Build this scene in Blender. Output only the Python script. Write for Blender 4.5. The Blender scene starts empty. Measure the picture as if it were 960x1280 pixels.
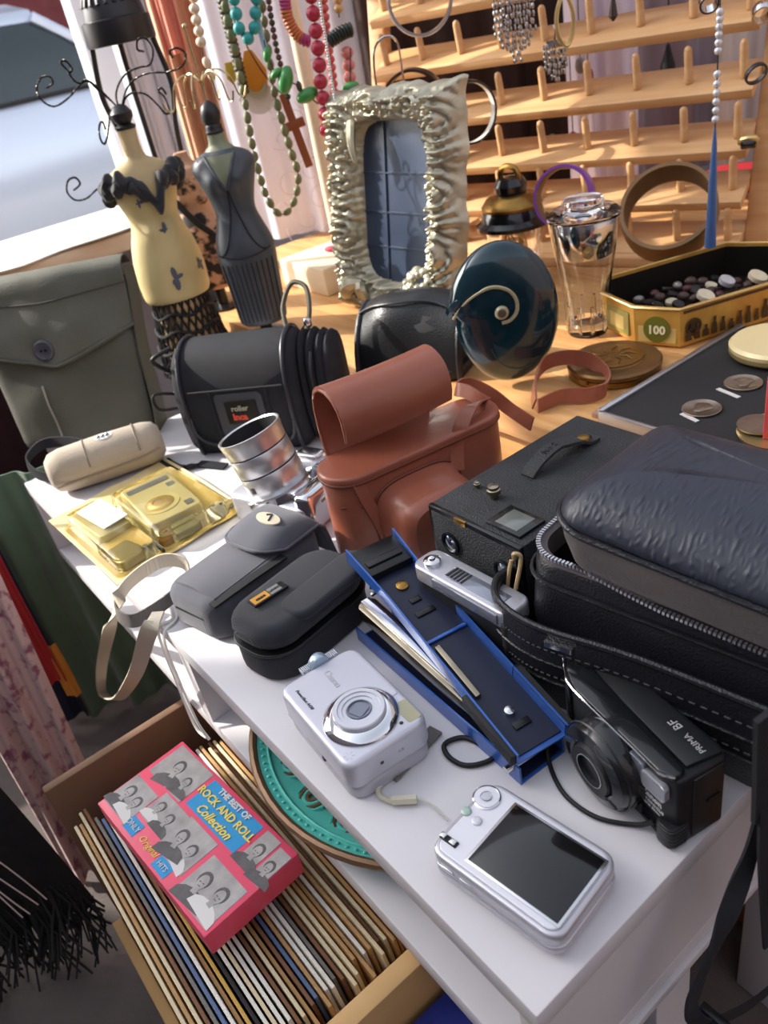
import bpy, bmesh, math, random
from mathutils import Vector, Matrix, noise
from math import sin, cos, pi, radians as R
random.seed(7)
S = bpy.context.scene
COL = S.collection

# ------------------------------------------------------------------ camera, sky, sun, exposure
# World frame: x along the front edge of the white shelf unit (its right end at x=0), y to its back, z up, metres.
CAM_LOC = Vector((0.1736, -0.1385, 1.0))
_p, _r, _h, F_PX = R(32.1), R(-11.9), R(57.84), 1005.0
_fw0 = Vector((0, cos(_p), -sin(_p))); _up0 = Vector((0, sin(_p), cos(_p))); _ri0 = Vector((1, 0, 0))
_rot = Matrix.Rotation(_h, 3, 'Z')
RI = _rot @ (cos(_r) * _ri0 + sin(_r) * _up0)
UP = _rot @ (-sin(_r) * _ri0 + cos(_r) * _up0)
FW = _rot @ _fw0
cam_data = bpy.data.cameras.new('camera')
cam = bpy.data.objects.new('camera', cam_data); COL.objects.link(cam)
cam.matrix_world = Matrix.Translation(CAM_LOC) @ Matrix((RI, UP, -FW)).transposed().to_4x4()
cam_data.sensor_fit = 'VERTICAL'; cam_data.sensor_height = 36.0; cam_data.lens = 36.0 * F_PX / 1280.0
cam_data.clip_start = 0.02; cam_data.clip_end = 60
cam_data.dof.use_dof = True; cam_data.dof.focus_distance = 0.66; cam_data.dof.aperture_fstop = 9.0
S.camera = cam

W = bpy.data.worlds.new('world'); S.world = W; W.use_nodes = True
_n = W.node_tree.nodes; _bg = _n['Background']
_sky = _n.new('ShaderNodeTexSky'); _sky.sky_type = 'NISHITA'; _sky.sun_disc = False
SUN_TO = Vector((-0.80, -0.58, 0.62)).normalized()
_sky.sun_elevation = math.asin(SUN_TO.z); _sky.sun_rotation = math.atan2(SUN_TO.x, SUN_TO.y)
_sky.air_density = 1.0; _sky.dust_density = 3.0; _sky.ozone_density = 1.0
_hs = _n.new('ShaderNodeHueSaturation'); _hs.inputs['Saturation'].default_value = 0.35   # hazy, nearly white sky
W.node_tree.links.new(_sky.outputs[0], _hs.inputs['Color']); W.node_tree.links.new(_hs.outputs[0], _bg.inputs[0]); _bg.inputs[1].default_value = 0.34
sd = bpy.data.lights.new('sun', 'SUN'); sd.energy = 5.0; sd.angle = R(0.6); sd.color = (1.0, 0.94, 0.85)
sun = bpy.data.objects.new('sun', sd); COL.objects.link(sun)
sun.rotation_euler = SUN_TO.to_track_quat('Z', 'Y').to_euler()
S.view_settings.view_transform = 'Standard'; S.view_settings.look = 'None'; S.view_settings.gamma = 1
S.view_settings.use_curve_mapping = False; S.view_settings.exposure = 0.45

# ------------------------------------------------------------------ survey helpers: a sight line from the camera met with a real plane
def _ray(px, py): return RI * ((px - 480) / F_PX) - UP * ((py - 640) / F_PX) + FW
def P(px, py, z):
    d = _ray(px, py); return CAM_LOC + d * ((z - CAM_LOC.z) / d.z)
def PY(px, py, y):
    d = _ray(px, py); return CAM_LOC + d * ((y - CAM_LOC.y) / d.y)
def PX(px, py, x):
    d = _ray(px, py); return CAM_LOC + d * ((x - CAM_LOC.x) / d.x)
def PD(px, py, dist): return CAM_LOC + _ray(px, py) * dist

# ------------------------------------------------------------------ materials
def lin(h):
    if isinstance(h, str):
        h = h.lstrip('#'); c = [int(h[i:i+2], 16) / 255 for i in (0, 2, 4)]
    else: c = h
    return tuple((v / 12.92 if v <= .04045 else ((v + .055) / 1.055) ** 2.4) for v in c) + (1.0,)
MATS = {}
def mat(name, col, rough=.5, metal=0., bump=None, var=None, spec=.5, coat=0., trans=0., ior=1.45, sheen=0., alpha=1., emit=0.):
    """bump=(kind, scale, strength[, stretch]); var=(second colour, scale, sharpness[, stretch])"""
    m = bpy.data.materials.new(name); m.use_nodes = True; nt = m.node_tree; b = nt.nodes['Principled BSDF']
    b.inputs['Base Color'].default_value = lin(col); b.inputs['Roughness'].default_value = rough
    b.inputs['Metallic'].default_value = metal; b.inputs['Specular IOR Level'].default_value = spec
    b.inputs['Coat Weight'].default_value = coat; b.inputs['Transmission Weight'].default_value = trans
    b.inputs['IOR'].default_value = ior; b.inputs['Sheen Weight'].default_value = sheen; b.inputs['Alpha'].default_value = alpha
    tc = None
    def coords(stretch):
        nonlocal tc
        if tc is None: tc = nt.nodes.new('ShaderNodeTexCoord')
        mp = nt.nodes.new('ShaderNodeMapping'); nt.links.new(tc.outputs['Object'], mp.inputs[0])
        mp.inputs['Scale'].default_value = stretch or (1, 1, 1); return mp.outputs[0]
    if var:
        c2, sc, sharp = var[:3]; st = var[3] if len(var) > 3 else None
        nz = nt.nodes.new('ShaderNodeTexNoise'); nz.inputs['Scale'].default_value = sc; nz.inputs['Detail'].default_value = 5
        nt.links.new(coords(st), nz.inputs['Vector'])
        rp = nt.nodes.new('ShaderNodeValToRGB'); w = .5 * (1 - sharp) * .6 + .01
        ps = var[4] if len(var) > 4 else .5
        rp.color_ramp.elements[0].position = ps - w; rp.color_ramp.elements[1].position = ps + w
        rp.color_ramp.elements[0].color = lin(col); rp.color_ramp.elements[1].color = lin(c2)
        nt.links.new(nz.outputs[0], rp.inputs[0]); nt.links.new(rp.outputs[0], b.inputs['Base Color'])
    if bump:
        kind, sc, stg = bump[:3]; st = bump[3] if len(bump) > 3 else None
        if kind == 'voronoi':
            t = nt.nodes.new('ShaderNodeTexVoronoi'); t.feature = 'SMOOTH_F1'; t.inputs['Smoothness'].default_value = .4; o = 'Distance'
        elif kind == 'wave':
            t = nt.nodes.new('ShaderNodeTexWave'); o = 'Fac'
        elif kind == 'crease':
            t = nt.nodes.new('ShaderNodeTexNoise'); t.noise_type = 'RIDGED_MULTIFRACTAL'; t.inputs['Detail'].default_value = 4; o = 0
        else:
            t = nt.nodes.new('ShaderNodeTexNoise'); t.inputs['Detail'].default_value = 4; o = 0
        t.inputs['Scale'].default_value = sc; nt.links.new(coords(st), t.inputs['Vector'])
        bn = nt.nodes.new('ShaderNodeBump'); bn.inputs['Strength'].default_value = stg; bn.inputs['Distance'].default_value = bump[4] if len(bump) > 4 else .002
        nt.links.new(t.outputs[o], bn.inputs['Height']); nt.links.new(bn.outputs[0], b.inputs['Normal'])
    if emit:
        b.inputs['Emission Color'].default_value = lin(col); b.inputs['Emission Strength'].default_value = emit
    MATS[name] = m; return m

# ------------------------------------------------------------------ mesh helpers
def new(): return bmesh.new()
def _merge(b, t, M=None):
    if M is not None: bmesh.ops.transform(t, matrix=M, verts=t.verts)
    vm = {v: b.verts.new(v.co) for v in t.verts}
    for f in t.faces:
        try: b.faces.new([vm[v] for v in f.verts])
        except ValueError: pass
    t.free(); return b
def box(b, x0, x1, y0, y1, z0, z1, bev=0., seg=2, M=None):
    t = new(); bmesh.ops.create_cube(t, size=1)
    for v in t.verts: v.co = Vector((x0 + (v.co.x + .5) * (x1 - x0), y0 + (v.co.y + .5) * (y1 - y0), z0 + (v.co.z + .5) * (z1 - z0)))
    if bev: bmesh.ops.bevel(t, geom=t.edges[:], offset=bev, segments=seg, profile=.5, affect='EDGES')
    return _merge(b, t, M)
def rbox(b, sx, sy, z0, z1, rv, rh=.0, seg=5, M=None, n=6):
    """upright rounded-rectangle block: corner radius rv in plan, edge radius rh top and bottom"""
    prof = [(0, z0)]; rings = []
    def ring(ins, z):
        out = []; r = max(rv - ins, .0002); hx, hy = sx / 2 - ins, sy / 2 - ins
        for k, (cx, cy) in enumerate(((1, 1), (-1, 1), (-1, -1), (1, -1))):
            for i in range(n + 1):
                a = pi / 2 * (k + i / n); out.append(Vector((cx * (hx - r) + r * cos(a), cy * (hy - r) + r * sin(a), z)))
        return out
    if rh:
        for i in range(seg + 1): a = pi / 2 * i / seg; rings.append(ring(rh * (1 - sin(a)), z0 + rh * (1 - cos(a))))
        for i in range(seg + 1): a = pi / 2 * i / seg; rings.append(ring(rh * (1 - cos(a)), z1 - rh * (1 - sin(a))))
    else: rings = [ring(0, z0), ring(0, z1)]
    return loft(b, rings, M=M)
def loft(b, rings, cap=True, M=None, close=True):
    vs = [[b.verts.new(M @ Vector(p) if M is not None else Vector(p)) for p in r] for r in rings]
    n = len(vs[0])
    for i in range(len(vs) - 1):
        for j in range(n if close else n - 1):
            k = (j + 1) % n
            try: b.faces.new((vs[i][j], vs[i][k], vs[i+1][k], vs[i+1][j]))
            except ValueError: pass
    if cap and close:
        for r, rev in ((vs[0], True), (vs[-1], False)):
            try: b.faces.new(r[::-1] if rev else r)
            except ValueError: pass
    return b
def lathe(b, prof, n=24, M=None, cap=True, sq=None):
    rings = [[Vector((max(r, 1e-5) * cos(2*pi*i/n), max(r, 1e-5) * sin(2*pi*i/n) * (sq or 1), z)) for i in range(n)] for r, z in prof]
    return loft(b, rings, cap, M)
def align(p0, p1):
    d = Vector(p1) - Vector(p0); return Matrix.Translation(Vector(p0)) @ d.to_track_quat('Z', 'Y').to_matrix().to_4x4(), d.length
def cyl(b, p0, p1, r0, r1=None, n=12):
    M, L = align(p0, p1); return lathe(b, [(r0, 0), (r0 if r1 is None else r1, L)], n, M)
def sph(b, c, r, u=12, v=8, M=None):
    rr = (r, r, r) if not hasattr(r, '__len__') else r
    c = Vector(c); rings = []
    for j in range(v + 1):
        a = -pi / 2 + pi * j / v; rad = max(cos(a), .001)
        rings.append([c + Vector((rr[0]*rad*cos(2*pi*i/u), rr[1]*rad*sin(2*pi*i/u), rr[2]*sin(a))) for i in range(u)])
    return loft(b, rings, True, M)
def smoothpath(pts, k=6, closed=False):
    pts = [Vector(p) for p in pts]; n = len(pts); out = []
    for i in range(n if closed else n - 1):
        if closed: p0, p1, p2, p3 = pts[i-1], pts[i], pts[(i+1) % n], pts[(i+2) % n]
        else: p0, p1, p2, p3 = pts[max(i-1, 0)], pts[i], pts[i+1], pts[min(i+2, n-1)]
        for j in range(k):
            t = j / k; out.append(.5 * ((2*p1) + (p2-p0)*t + (2*p0-5*p1+4*p2-p3)*t*t + (3*p1-p0-3*p2+p3)*t**3))
    if not closed: out.append(pts[-1])
    return out
def frames(pts, closed=False):
    n = len(pts); T = []
    for i in range(n):
        a = pts[i-1] if (i or closed) else pts[0]; c = pts[(i+1) % n] if (i < n-1 or closed) else pts[-1]
        d = (c - a); T.append(d.normalized() if d.length > 1e-9 else Vector((0, 0, 1)))
    nrm = T[0].orthogonal().normalized(); out = []
    for i in range(n):
        nrm = (nrm - T[i] * nrm.dot(T[i])); nrm = nrm.normalized() if nrm.length > 1e-6 else T[i].orthogonal().normalized()
        out.append((T[i], nrm, T[i].cross(nrm)))
    return out
def tube(b, pts, r, n=8, closed=False, sm=0, M=None):
    if sm: pts = smoothpath(pts, sm, closed)
    pts = [Vector(p) for p in pts]; fr = frames(pts, closed); rings = []
    for i, p in enumerate(pts):
        rr = r[min(i, len(r)-1)] if hasattr(r, '__len__') else r
        rings.append([p + (fr[i][1] * cos(2*pi*j/n) + fr[i][2] * sin(2*pi*j/n)) * rr for j in range(n)])
    if closed: rings.append(rings[0]); return loft(b, rings, False, M)
    return loft(b, rings, True, M)
def ribbon(b, pts, side, width, th, sm=0, closed=False, M=None):
    """flat band: side = vector or list of vectors giving the width direction"""
    pts = [Vector(p) for p in pts]; sl = side if isinstance(side, list) else [side] * len(pts)
    sl = [Vector(s) for s in sl]
    if sm: pts = smoothpath(pts, sm, closed); sl = smoothpath(sl, sm, closed)
    fr = frames(pts, closed); rings = []
    for i, p in enumerate(pts):
        s = sl[i] - fr[i][0] * sl[i].dot(fr[i][0]); s.normalize(); u = fr[i][0].cross(s)
        w = width[min(i, len(width)-1)] if hasattr(width, '__len__') else width
        rings.append([p + s*w/2 + u*th/2, p - s*w/2 + u*th/2, p - s*w/2 - u*th/2, p + s*w/2 - u*th/2])
    if closed: rings.append(rings[0]); return loft(b, rings, False, M)
    return loft(b, rings, True, M)
def prism(b, poly, z0, z1, bev=0., M=None, seg=2):
    t = new(); lo = [t.verts.new((x, y, z0)) for x, y in poly]; hi = [t.verts.new((x, y, z1)) for x, y in poly]; n = len(poly)
    t.faces.new(lo[::-1]); t.faces.new(hi)
    for i in range(n): t.faces.new((lo[i], lo[(i+1) % n], hi[(i+1) % n], hi[i]))
    bmesh.ops.recalc_face_normals(t, faces=t.faces)
    if bev: bmesh.ops.bevel(t, geom=t.edges[:], offset=bev, segments=seg, profile=.5, affect='EDGES')
    return _merge(b, t, M)
def grid(b, f, nu, nv, th=0., M=None, closed_u=False):
    """sheet from f(u,v) -> point, optional thickness along the normal"""
    V = [[Vector(f(i / nu, j / nv)) for j in range(nv + 1)] for i in range(nu + 1)]
    def add(VV, flip):
        vs = [[b.verts.new(M @ p if M is not None else p) for p in row] for row in VV]
        for i in range(nu):
            for j in range(nv):
                q = (vs[i][j], vs[i+1][j], vs[i+1][j+1], vs[i][j+1]); b.faces.new(q[::-1] if flip else q)
        return vs
    a = add(V, False)
    if th:
        N = []
        for i in range(nu + 1):
            row = []
            for j in range(nv + 1):
                du = V[min(i+1, nu)][j] - V[max(i-1, 0)][j]; dv = V[i][min(j+1, nv)] - V[i][max(j-1, 0)]
                c = du.cross(dv); row.append(V[i][j] - (c.normalized() if c.length > 1e-12 else Vector((0, 0, 1))) * th)
            N.append(row)
        c = add(N, True)
        for i in range(nu):
            for j in (0, nv):
                q = (a[i][j], a[i+1][j], c[i+1][j], c[i][j]); b.faces.new(q if j else q[::-1])
        for j in range(nv):
            for i in (0, nu):
                q = (a[i][j], a[i][j+1], c[i][j+1], c[i][j]); b.faces.new(q[::-1] if i else q)
    return b
def hold(b, M): bmesh.ops.transform(b, matrix=M, verts=b.verts); return b
def mesh(b, m, name, ang=38, flat=False):
    bmesh.ops.recalc_face_normals(b, faces=b.faces)
    lim = R(ang)
    for f in b.faces: f.smooth = not flat
    for e in b.edges:
        if len(e.link_faces) == 2 and e.calc_face_angle(0) > lim: e.smooth = False
    me = bpy.data.meshes.new(name); b.to_mesh(me); b.free()
    if m: me.materials.append(m)
    return me
def tag(o, label=None, cat=None, group=None, kind=None):
    if label: o['label'] = label
    if cat: o['category'] = cat
    if group: o['group'] = group
    if kind: o['kind'] = kind
    return o
def obj(name, b, m=None, parent=None, label=None, ang=38, sub=0, flat=False, kind=None):
    me = b if isinstance(b, bpy.types.Mesh) else mesh(b, m, name, ang, flat)
    o = bpy.data.objects.new(name, me); COL.objects.link(o)
    if parent: o.parent = parent
    if label: o['label'] = label
    if kind: o['kind'] = kind
    if sub:
        md = o.modifiers.new('subdivision', 'SUBSURF'); md.levels = sub; md.render_levels = sub
    return o
def thing(name, label, cat, loc=(0, 0, 0), rz=0., group=None, M=None):
    o = bpy.data.objects.new(name, None); COL.objects.link(o); o.empty_display_size = .02
    if M is not None: o.matrix_world = M
    else: o.location = loc; o.rotation_euler = (0, 0, rz)
    return tag(o, label, cat, group)
def single(name, b, m, label, cat, loc=(0, 0, 0), rz=0., group=None, ang=38, kind=None, M=None):
    o = obj(name, b, m, ang=ang)
    if M is not None: o.matrix_world = M
    else: o.location = loc; o.rotation_euler = (0, 0, rz)
    return tag(o, label, cat, group, kind)
def struct(name, b, m, parent=None):
    o = obj(name, b, m, parent)
    if not parent: o['kind'] = 'structure'
    return o
def dup(root, loc=None, rz=None, label=None, group=None, M=None):
    r = root.copy(); COL.objects.link(r)
    if M is not None: r.matrix_world = M
    else:
        if loc is not None: r.location = loc
        if rz is not None: r.rotation_euler = (0, 0, rz)
    if label: r['label'] = label
    if group: r['group'] = group
    for ch in list(root.children):
        c = ch.copy(); COL.objects.link(c); c.parent = r
        for g in list(ch.children):
            d = g.copy(); COL.objects.link(d); d.parent = c
    return r
def frame(o, x, up=(0, 0, 1)):
    """matrix with local X along x, local Z as near up as possible"""
    x = Vector(x).normalized(); u = Vector(up); y = u.cross(x).normalized(); z = x.cross(y)
    M = Matrix((x, y, z)).transposed().to_4x4(); M.translation = Vector(o); return M
def text(name, s, size, m, parent, M, ext=.0002, align_x='CENTER', shear=0., label=None, bold=0.):
    cu = bpy.data.curves.new(name, 'FONT'); cu.body = s; cu.size = size; cu.extrude = ext; cu.align_x = align_x; cu.align_y = 'CENTER'
    cu.shear = shear; cu.offset = bold; cu.resolution_u = 2
    tmp = bpy.data.objects.new(name, cu); me = bpy.data.meshes.new_from_object(tmp); bpy.data.objects.remove(tmp)
    me.transform(M); me.materials.clear(); me.materials.append(m)
    return obj(name, me, m, parent, label)
def T(x, y, z): return Matrix.Translation((x, y, z))
def RX(a): return Matrix.Rotation(a, 4, 'X')
def RY(a): return Matrix.Rotation(a, 4, 'Y')
def RZ(a): return Matrix.Rotation(a, 4, 'Z')

# ------------------------------------------------------------------ palette
M_white = mat('white_lacquer', '#d6d3d6', .42, bump=('noise', 90, .05), var=('#cfccd0', 9, .2))
M_wood = mat('honey_pine', '#dcae74', .5, var=('#b97f48', 7, .1, (1, 9, 9)), bump=('noise', 30, .08, (1, 12, 12)))
M_rackwood = mat('rack_pine', '#e0b888', .5, var=('#c8935f', 6, .1, (1, 12, 12)))
M_palewood = mat('pale_wood', '#ecdcc3', .6, var=('#e2cbaa', 8, .1, (1, 1, 8)))
M_floor = mat('grey_carpet', '#6f6662', .95, var=('#5b5350', 14, .1), bump=('noise', 240, .5))
M_steel = mat('polished_steel', '#d8d8da', .16, 1.)
M_silver = mat('silver_plastic', '#c3c3cb', .3, .55, bump=('noise', 1500, .02))
M_silver2 = mat('brushed_silver', '#b7b8bd', .28, .85)
M_darkmetal = mat('dark_metal', '#3b3a3c', .4, .7)
M_black = mat('black_plastic', '#141416', .32)
M_blackmat = mat('matt_black', '#17171a', .7)
M_glassblack = mat('black_screen', '#0b0b0d', .12, coat=.5)
M_ink = mat('dark_ink', '#3a3a44', .6)
M_whiteink = mat('white_ink', '#d8d8d8', .6)
M_leather = mat('black_leather', '#1c1d23', .36, bump=('voronoi', 600, .22), var=('#16171c', 30, .1))
M_leather_soft = mat('creased_black_leather', '#262a36', .40, bump=('crease', 170, .5, (1.5, .4, 1), .0022), var=('#2f333f', 16, .1))
M_brown = mat('tan_leather', '#a3604b', .34, coat=.15, var=('#8a4d3a', 12, .1), bump=('noise', 190, .12))
M_nylon = mat('black_nylon', '#191a20', .8, bump=('wave', 900, .35), var=('#202128', 40, .1))
M_cord = mat('black_cord', '#161618', .6)
M_brass = mat('aged_brass', '#b08a48', .3, .9, var=('#7d5c2c', 30, .1))
M_gold = mat('pale_gold', '#d6bf86', .3, .8)
M_khaki = mat('khaki_canvas', '#5f5e53', .8, bump=('noise', 420, .35), var=('#4f4f46', 12, .1))
M_cream = mat('cream_resin', '#c9b48a', .55, var=('#b39a6d', 18, .1))
M_red = mat('red_bead', '#b4233f', .3, coat=.3)
M_glass = mat('clear_glass', '#ffffff', .02, trans=1., ior=1.45)
M_paper = mat('white_paper', '#ecebe6', .8)
# ------------------------------------------------------------------ setting: floor, walls, street
b = new(); box(b, -2.3, 2.4, -1.9, 2.6, -.02, 0); struct('floor', b, M_floor)
M_wall = mat('dim_plaster', '#8b8283', .9, var=('#7c7376', 4, .1))
b = new(); box(b, -2.3, 2.4, 2.5, 2.6, 0, 2.7); struct('wall_back', b, M_wall)
b = new(); box(b, 2.3, 2.4, -1.9, 2.5, 0, 2.7); struct('wall_right', b, M_wall)
b = new(); box(b, -2.3, 2.4, -2.0, -1.9, 0, 2.7); struct('wall_front', b, M_wall)  # unseen wall, put in to shade the table from this side
# left wall: low sill, wide shop window open to the street, unseen lintel above, its height set to cut off the sun
b = new()
box(b, -2.3, -2.2, -1.9, 2.5, 0, .60); box(b, -2.3, -2.2, -1.9, 2.5, 2.02, 2.7); box(b, -2.3, -2.2, -1.9, -1.35, .45, 2.02)
box(b, -2.3, -2.2, 1.16, 2.5, .45, 2.02)
struct('wall_left', b, mat('white_render', '#dcdadf', .8))
SILLZ = .640
b = new(); box(b, -2.2, -1.80, -1.3, 1.16, .60, SILLZ, .004); struct('trim_1', b, M_palewood)
M_asphalt = mat('street_asphalt', '#c4b6a4', .9, var=('#b5a795', 5, .1))
b = new(); box(b, -16, -2.3, -9, 12, -.14, -.1); struct('ground', b, M_asphalt)

# post of the shop window, white with a grey metal upright in front of it
b = new()
q = PX(118, 40, -2.17)
box(b, -2.2, -2.14, q.y - .05, q.y + .08, SILLZ, 2.02, .006)
struct('trim_2', b, mat('white_post', '#e4e2e8', .5))
q = PD(184, 110, 1.78)
g = thing('display_pole', 'grey metal pole standing in front of the white window post', 'pole', (q.x, q.y, 0))
M_polegrey = mat('pole_grey', '#c6c6ce', .4, .3)
b = new(); box(b, -.02, .02, -.045, .045, .012, 1.9, .008); obj('upright', b, M_polegrey, g)
b = new(); cyl(b, (.023, -.02, .02), (.023, -.02, 1.9), .006); cyl(b, (.023, .02, .02), (.023, .02, 1.9), .006); obj('slot_rail', b, M_polegrey, g)
b = new(); lathe(b, [(.14, 0), (.14, .01), (.05, .014), (.04, .04)], 24); obj('base', b, M_darkmetal, g)

# street: parked car and a red house behind it
M_carpaint = mat('car_paint', '#bcc6d8', .28, .25, coat=.8)
M_carglass = mat('car_glass', '#1e2a2e', .06, coat=.6)
M_tyre = mat('tyre', '#1a1a1b', .85); M_redwall = mat('red_brick_wall', '#7c3c3c', .9, var=('#642c30', 6, .1))
qa = PD(0, 134, 4.0); qb = PD(112, 116, 4.35)
ux = Vector((qb.x - qa.x, qb.y - qa.y, 0)).normalized(); CM = frame((qa.x, qa.y, -.1), ux)
car = thing('car', 'silver blue car parked in the street beyond the shop window', 'car', M=CM)
zb = qa.z + .1                      # belt height above the road
LX0, LX1 = -3.0, 2.3
secs = []
for i in range(25):
    x = LX0 + (LX1 - LX0) * i / 24; e = min(1, (x - LX0) / .5, (LX1 - x) / .5); e = max(e, 0) ** .5
    hz = .2 + (zb - .2) * (.62 + .38 * e); w = 1.66
    secs.append([Vector((x, .10 * (1-e) + .06, .22)), Vector((x, .02 + .15 * (1-e), .40)), Vector((x, .0 + .18 * (1-e), .62)), Vector((x, .03 + .2*(1-e), hz - .06)), Vector((x, .08 + .2*(1-e), hz)),
                 Vector((x, w - .08, hz)), Vector((x, w, .55)), Vector((x, w - .06, .22))])
b = new(); loft(b, secs); obj('body', b, M_carpaint, car, ang=60)
def gh(x0, x1, ins, z0, z1):
    t = new(); rr = []
    for k, z in enumerate((z0, (z0*.6+z1*.4), (z0+2*z1)/3 + .02, z1)):
        f = (z - z0) / (z1 - z0); s = .07 * f + .10 * f * f
        rr.append([Vector((x0 + .55*f, .08 + s, z)), Vector((x1 - .42 * f, .08 + s, z)), Vector((x1 - .42 * f, 1.58 - s, z)), Vector((x0 + .55*f, 1.58 - s, z))])
    return loft(t, rr)
zr = zb + .36
obj('side_window', gh(-2.4, .93, 0, zb - .01, zr), M_carglass, car)
t = new(); rr = []
for f, ins in ((0, .0), (.5, .02), (.8, .10), (1, .26)):
    z = zr - .03 + .13 * f; rr.append([Vector((-1.88 + ins, .235 + ins * .8, z)), Vector((.53 - ins, .235 + ins * .8, z)), Vector((.53 - ins, 1.42 - ins, z)), Vector((-1.88 + ins, 1.42 - ins, z))])
obj('roof', loft(t, rr), M_carpaint, car, ang=60)
b = new()
tube(b, [(.95, .075, zb - .01), (.78, .11, zb + .14), (.50, .235, zr)], .028, 6); obj('pillar', b, M_carpaint, car)
b = new(); tube(b, [(-.55, .075, zb), (-.55, .235, zr)], .03, 6); obj('pillar', b, M_blackmat, car)
b = new(); tube(b, [(-2.4, .07, zb), (.9, .07, zb)], .012, 6); obj('window_trim', b, M_black, car)
for x in (-2.2, 1.35):
    b = new(); M = T(x, .02, .31) @ RX(pi/2); lathe(b, [(.001, -.16), (.30, -.16), (.31, -.13), (.31, -.02), (.28, 0), (.2, 0), (.001, -.01)], 28, M)
    w = obj('wheel', b, M_tyre, car); b = new(); lathe(b, [(.2, .0), (.19, .012), (.05, .02), (.001, .02)], 24, M); obj('hubcap', b, M_silver2, w)
b = new(); box(b, -.35, -.17, -.022, .01, .66, .69, .008); obj('door_handle', b, M_carpaint, car)
b = new(); box(b, -.9, -.895, -.004, .03, .3, zb - .03); box(b, .62, .625, -.004, .03, .3, zb - .03); obj('door_seam', b, M_black, car)
hq = PD(110, 10, 9.0)
hs = thing('brick_house', 'dark red house wall across the street above the car roof', 'building', M=frame((hq.x, hq.y, -.1), ux))
b = new(); box(b, -5, 6, 0, 3, 0, 6); obj('wall', b, M_redwall, hs)
b = new(); box(b, -5.02, 6.02, -.05, .0, 0, .5); obj('plinth', b, M_asphalt, hs)
for x in (-2.4, .9):
    b = new(); box(b, x, x + 1.0, -.03, .05, 1.7, 2.9); w = obj('window', b, M_white, hs); b = new(); box(b, x + .06, x + .94, -.036, .0, 1.76, 2.84); obj('pane', b, M_carglass, w)

# ------------------------------------------------------------------ white shelf unit
su = thing('shelf_unit', 'long white lacquered shelf unit carrying the cameras and cases', 'shelf unit', (0, 0, 0))
TOPZ, WD = .52, .425
b = new(); box(b, -.965, 0, 0, WD, TOPZ - .02, TOPZ, .0015); obj('top_panel', b, M_white, su)
b = new(); box(b, -.965, 0, 0.002, WD, .39, .41, .0015); obj('bottom_panel', b, M_white, su)
b = new(); box(b, -.018, -.0005, .002, WD, .41, TOPZ - .02); obj('end_panel', b, M_white, su)
b = new(); box(b, -.9645, -.947, .002, WD, .41, TOPZ - .02); obj('end_panel', b, M_white, su)
for x in (-.48,):
    b = new(); box(b, x, x + .022, .002, WD, .41, TOPZ - .02); obj('divider', b, M_white, su)
b = new(); box(b, -.947, -.018, WD - .006, WD, .41, TOPZ - .02); obj('back_panel', b, M_white, su)
b = new(); box(b, -.0005, .004, .0, WD, .387, .396, .001); obj('edge_strip', b, M_white, su)
for x0 in (-.06, -.95):
    for y0 in (.13, .34):
        b = new(); box(b, x0, x0 + .045, y0, y0 + .045, 0, .39, .003); obj('leg', b, M_white, su)
b = new(); box(b, -.473, -.34, .03, .24, .4105, .4165, .001)
single('white_box_lid', b, M_paper, 'flat white card lid on the lower shelf left of the turquoise plate', 'box lid')

# wooden chest below the right end of the unit
ch = thing('wooden_chest', 'orange wood chest standing under the right end of the white unit', 'chest', (.13, .507, 0))
M_orange = mat('orange_wood', '#b0713c', .5, var=('#8f5529', 6, .1, (1, 10, 1)), bump=('noise', 30, .1, (1, 12, 1)))
b = new(); box(b, -.30, .30, -.11, .11, 0.015, .12, .003); obj('body', b, M_orange, ch)
for k in range(5):
    b = new(); box(b, -.30 + .12*k + .001, -.30 + .12*(k+1) - .001, -.115, .115, .12, .132, .002); obj('plank', b, M_orange, ch)
for x in (-.27, .27):
    b = new(); box(b, x-.02, x+.02, -.1, .1, 0, .015); obj('foot', b, M_orange, ch)

# wooden table behind the unit
wt = thing('wooden_table', 'honey coloured wooden table behind the white shelf unit', 'table', (0, 0, 0))
for k in range(8):
    b = new(); y0 = .43 + k * .115; box(b, -1.45, .75, y0, y0 + .1145, .556, .58, .0012); obj('plank', b, M_wood, wt)
for x in (-1.4, .68):
    for y in (.46, 1.28):
        b = new(); box(b, x, x + .05, y, y + .05, 0, .556, .003); obj('leg', b, M_wood, wt)
b = new(); box(b, -1.36, .70, .455, .475, .48, .556); obj('apron', b, M_wood, wt)

# ------------------------------------------------------------------ crate of records and the boxed tape
M_crate = mat('crate_wood', '#cda873', .7, var=('#b58c58', 8, .1), bump=('noise', 60, .15))
cr = thing('record_crate', 'open brown wooden crate on the floor packed with records', 'crate', (-.335, -.0, 0))
b = new(); box(b, -.2, .2, -.165, .155, .02, .035, .002); obj('bottom', b, M_crate, cr)
b = new(); box(b, -.211, -.2, -.165, .155, .02, .385, .002); obj('end_panel', b, mat('crate_shaded', '#7a5c44', .75, var=('#6a4e39', 8, .1)), cr)  # same wood as the other panels, shade on its inner face painted in
b = new(); box(b, .183, .2, -.10, .155, .02, .383, .002); obj('end_panel', b, M_crate, cr)
b = new(); box(b, -.2, .183, .143, .155, .02, .36, .002); obj('back_panel', b, M_crate, cr)
b = new(); box(b, -.2, .2, -.177, -.165, .02, .16, .002); obj('front_panel', b, M_crate, cr)
b = new(); box(b, -.21, .2, -.17, -.15, 0, .02); box(b, -.21, .2, .12, .14, 0, .02); obj('runner', b, M_crate, cr)
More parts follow.
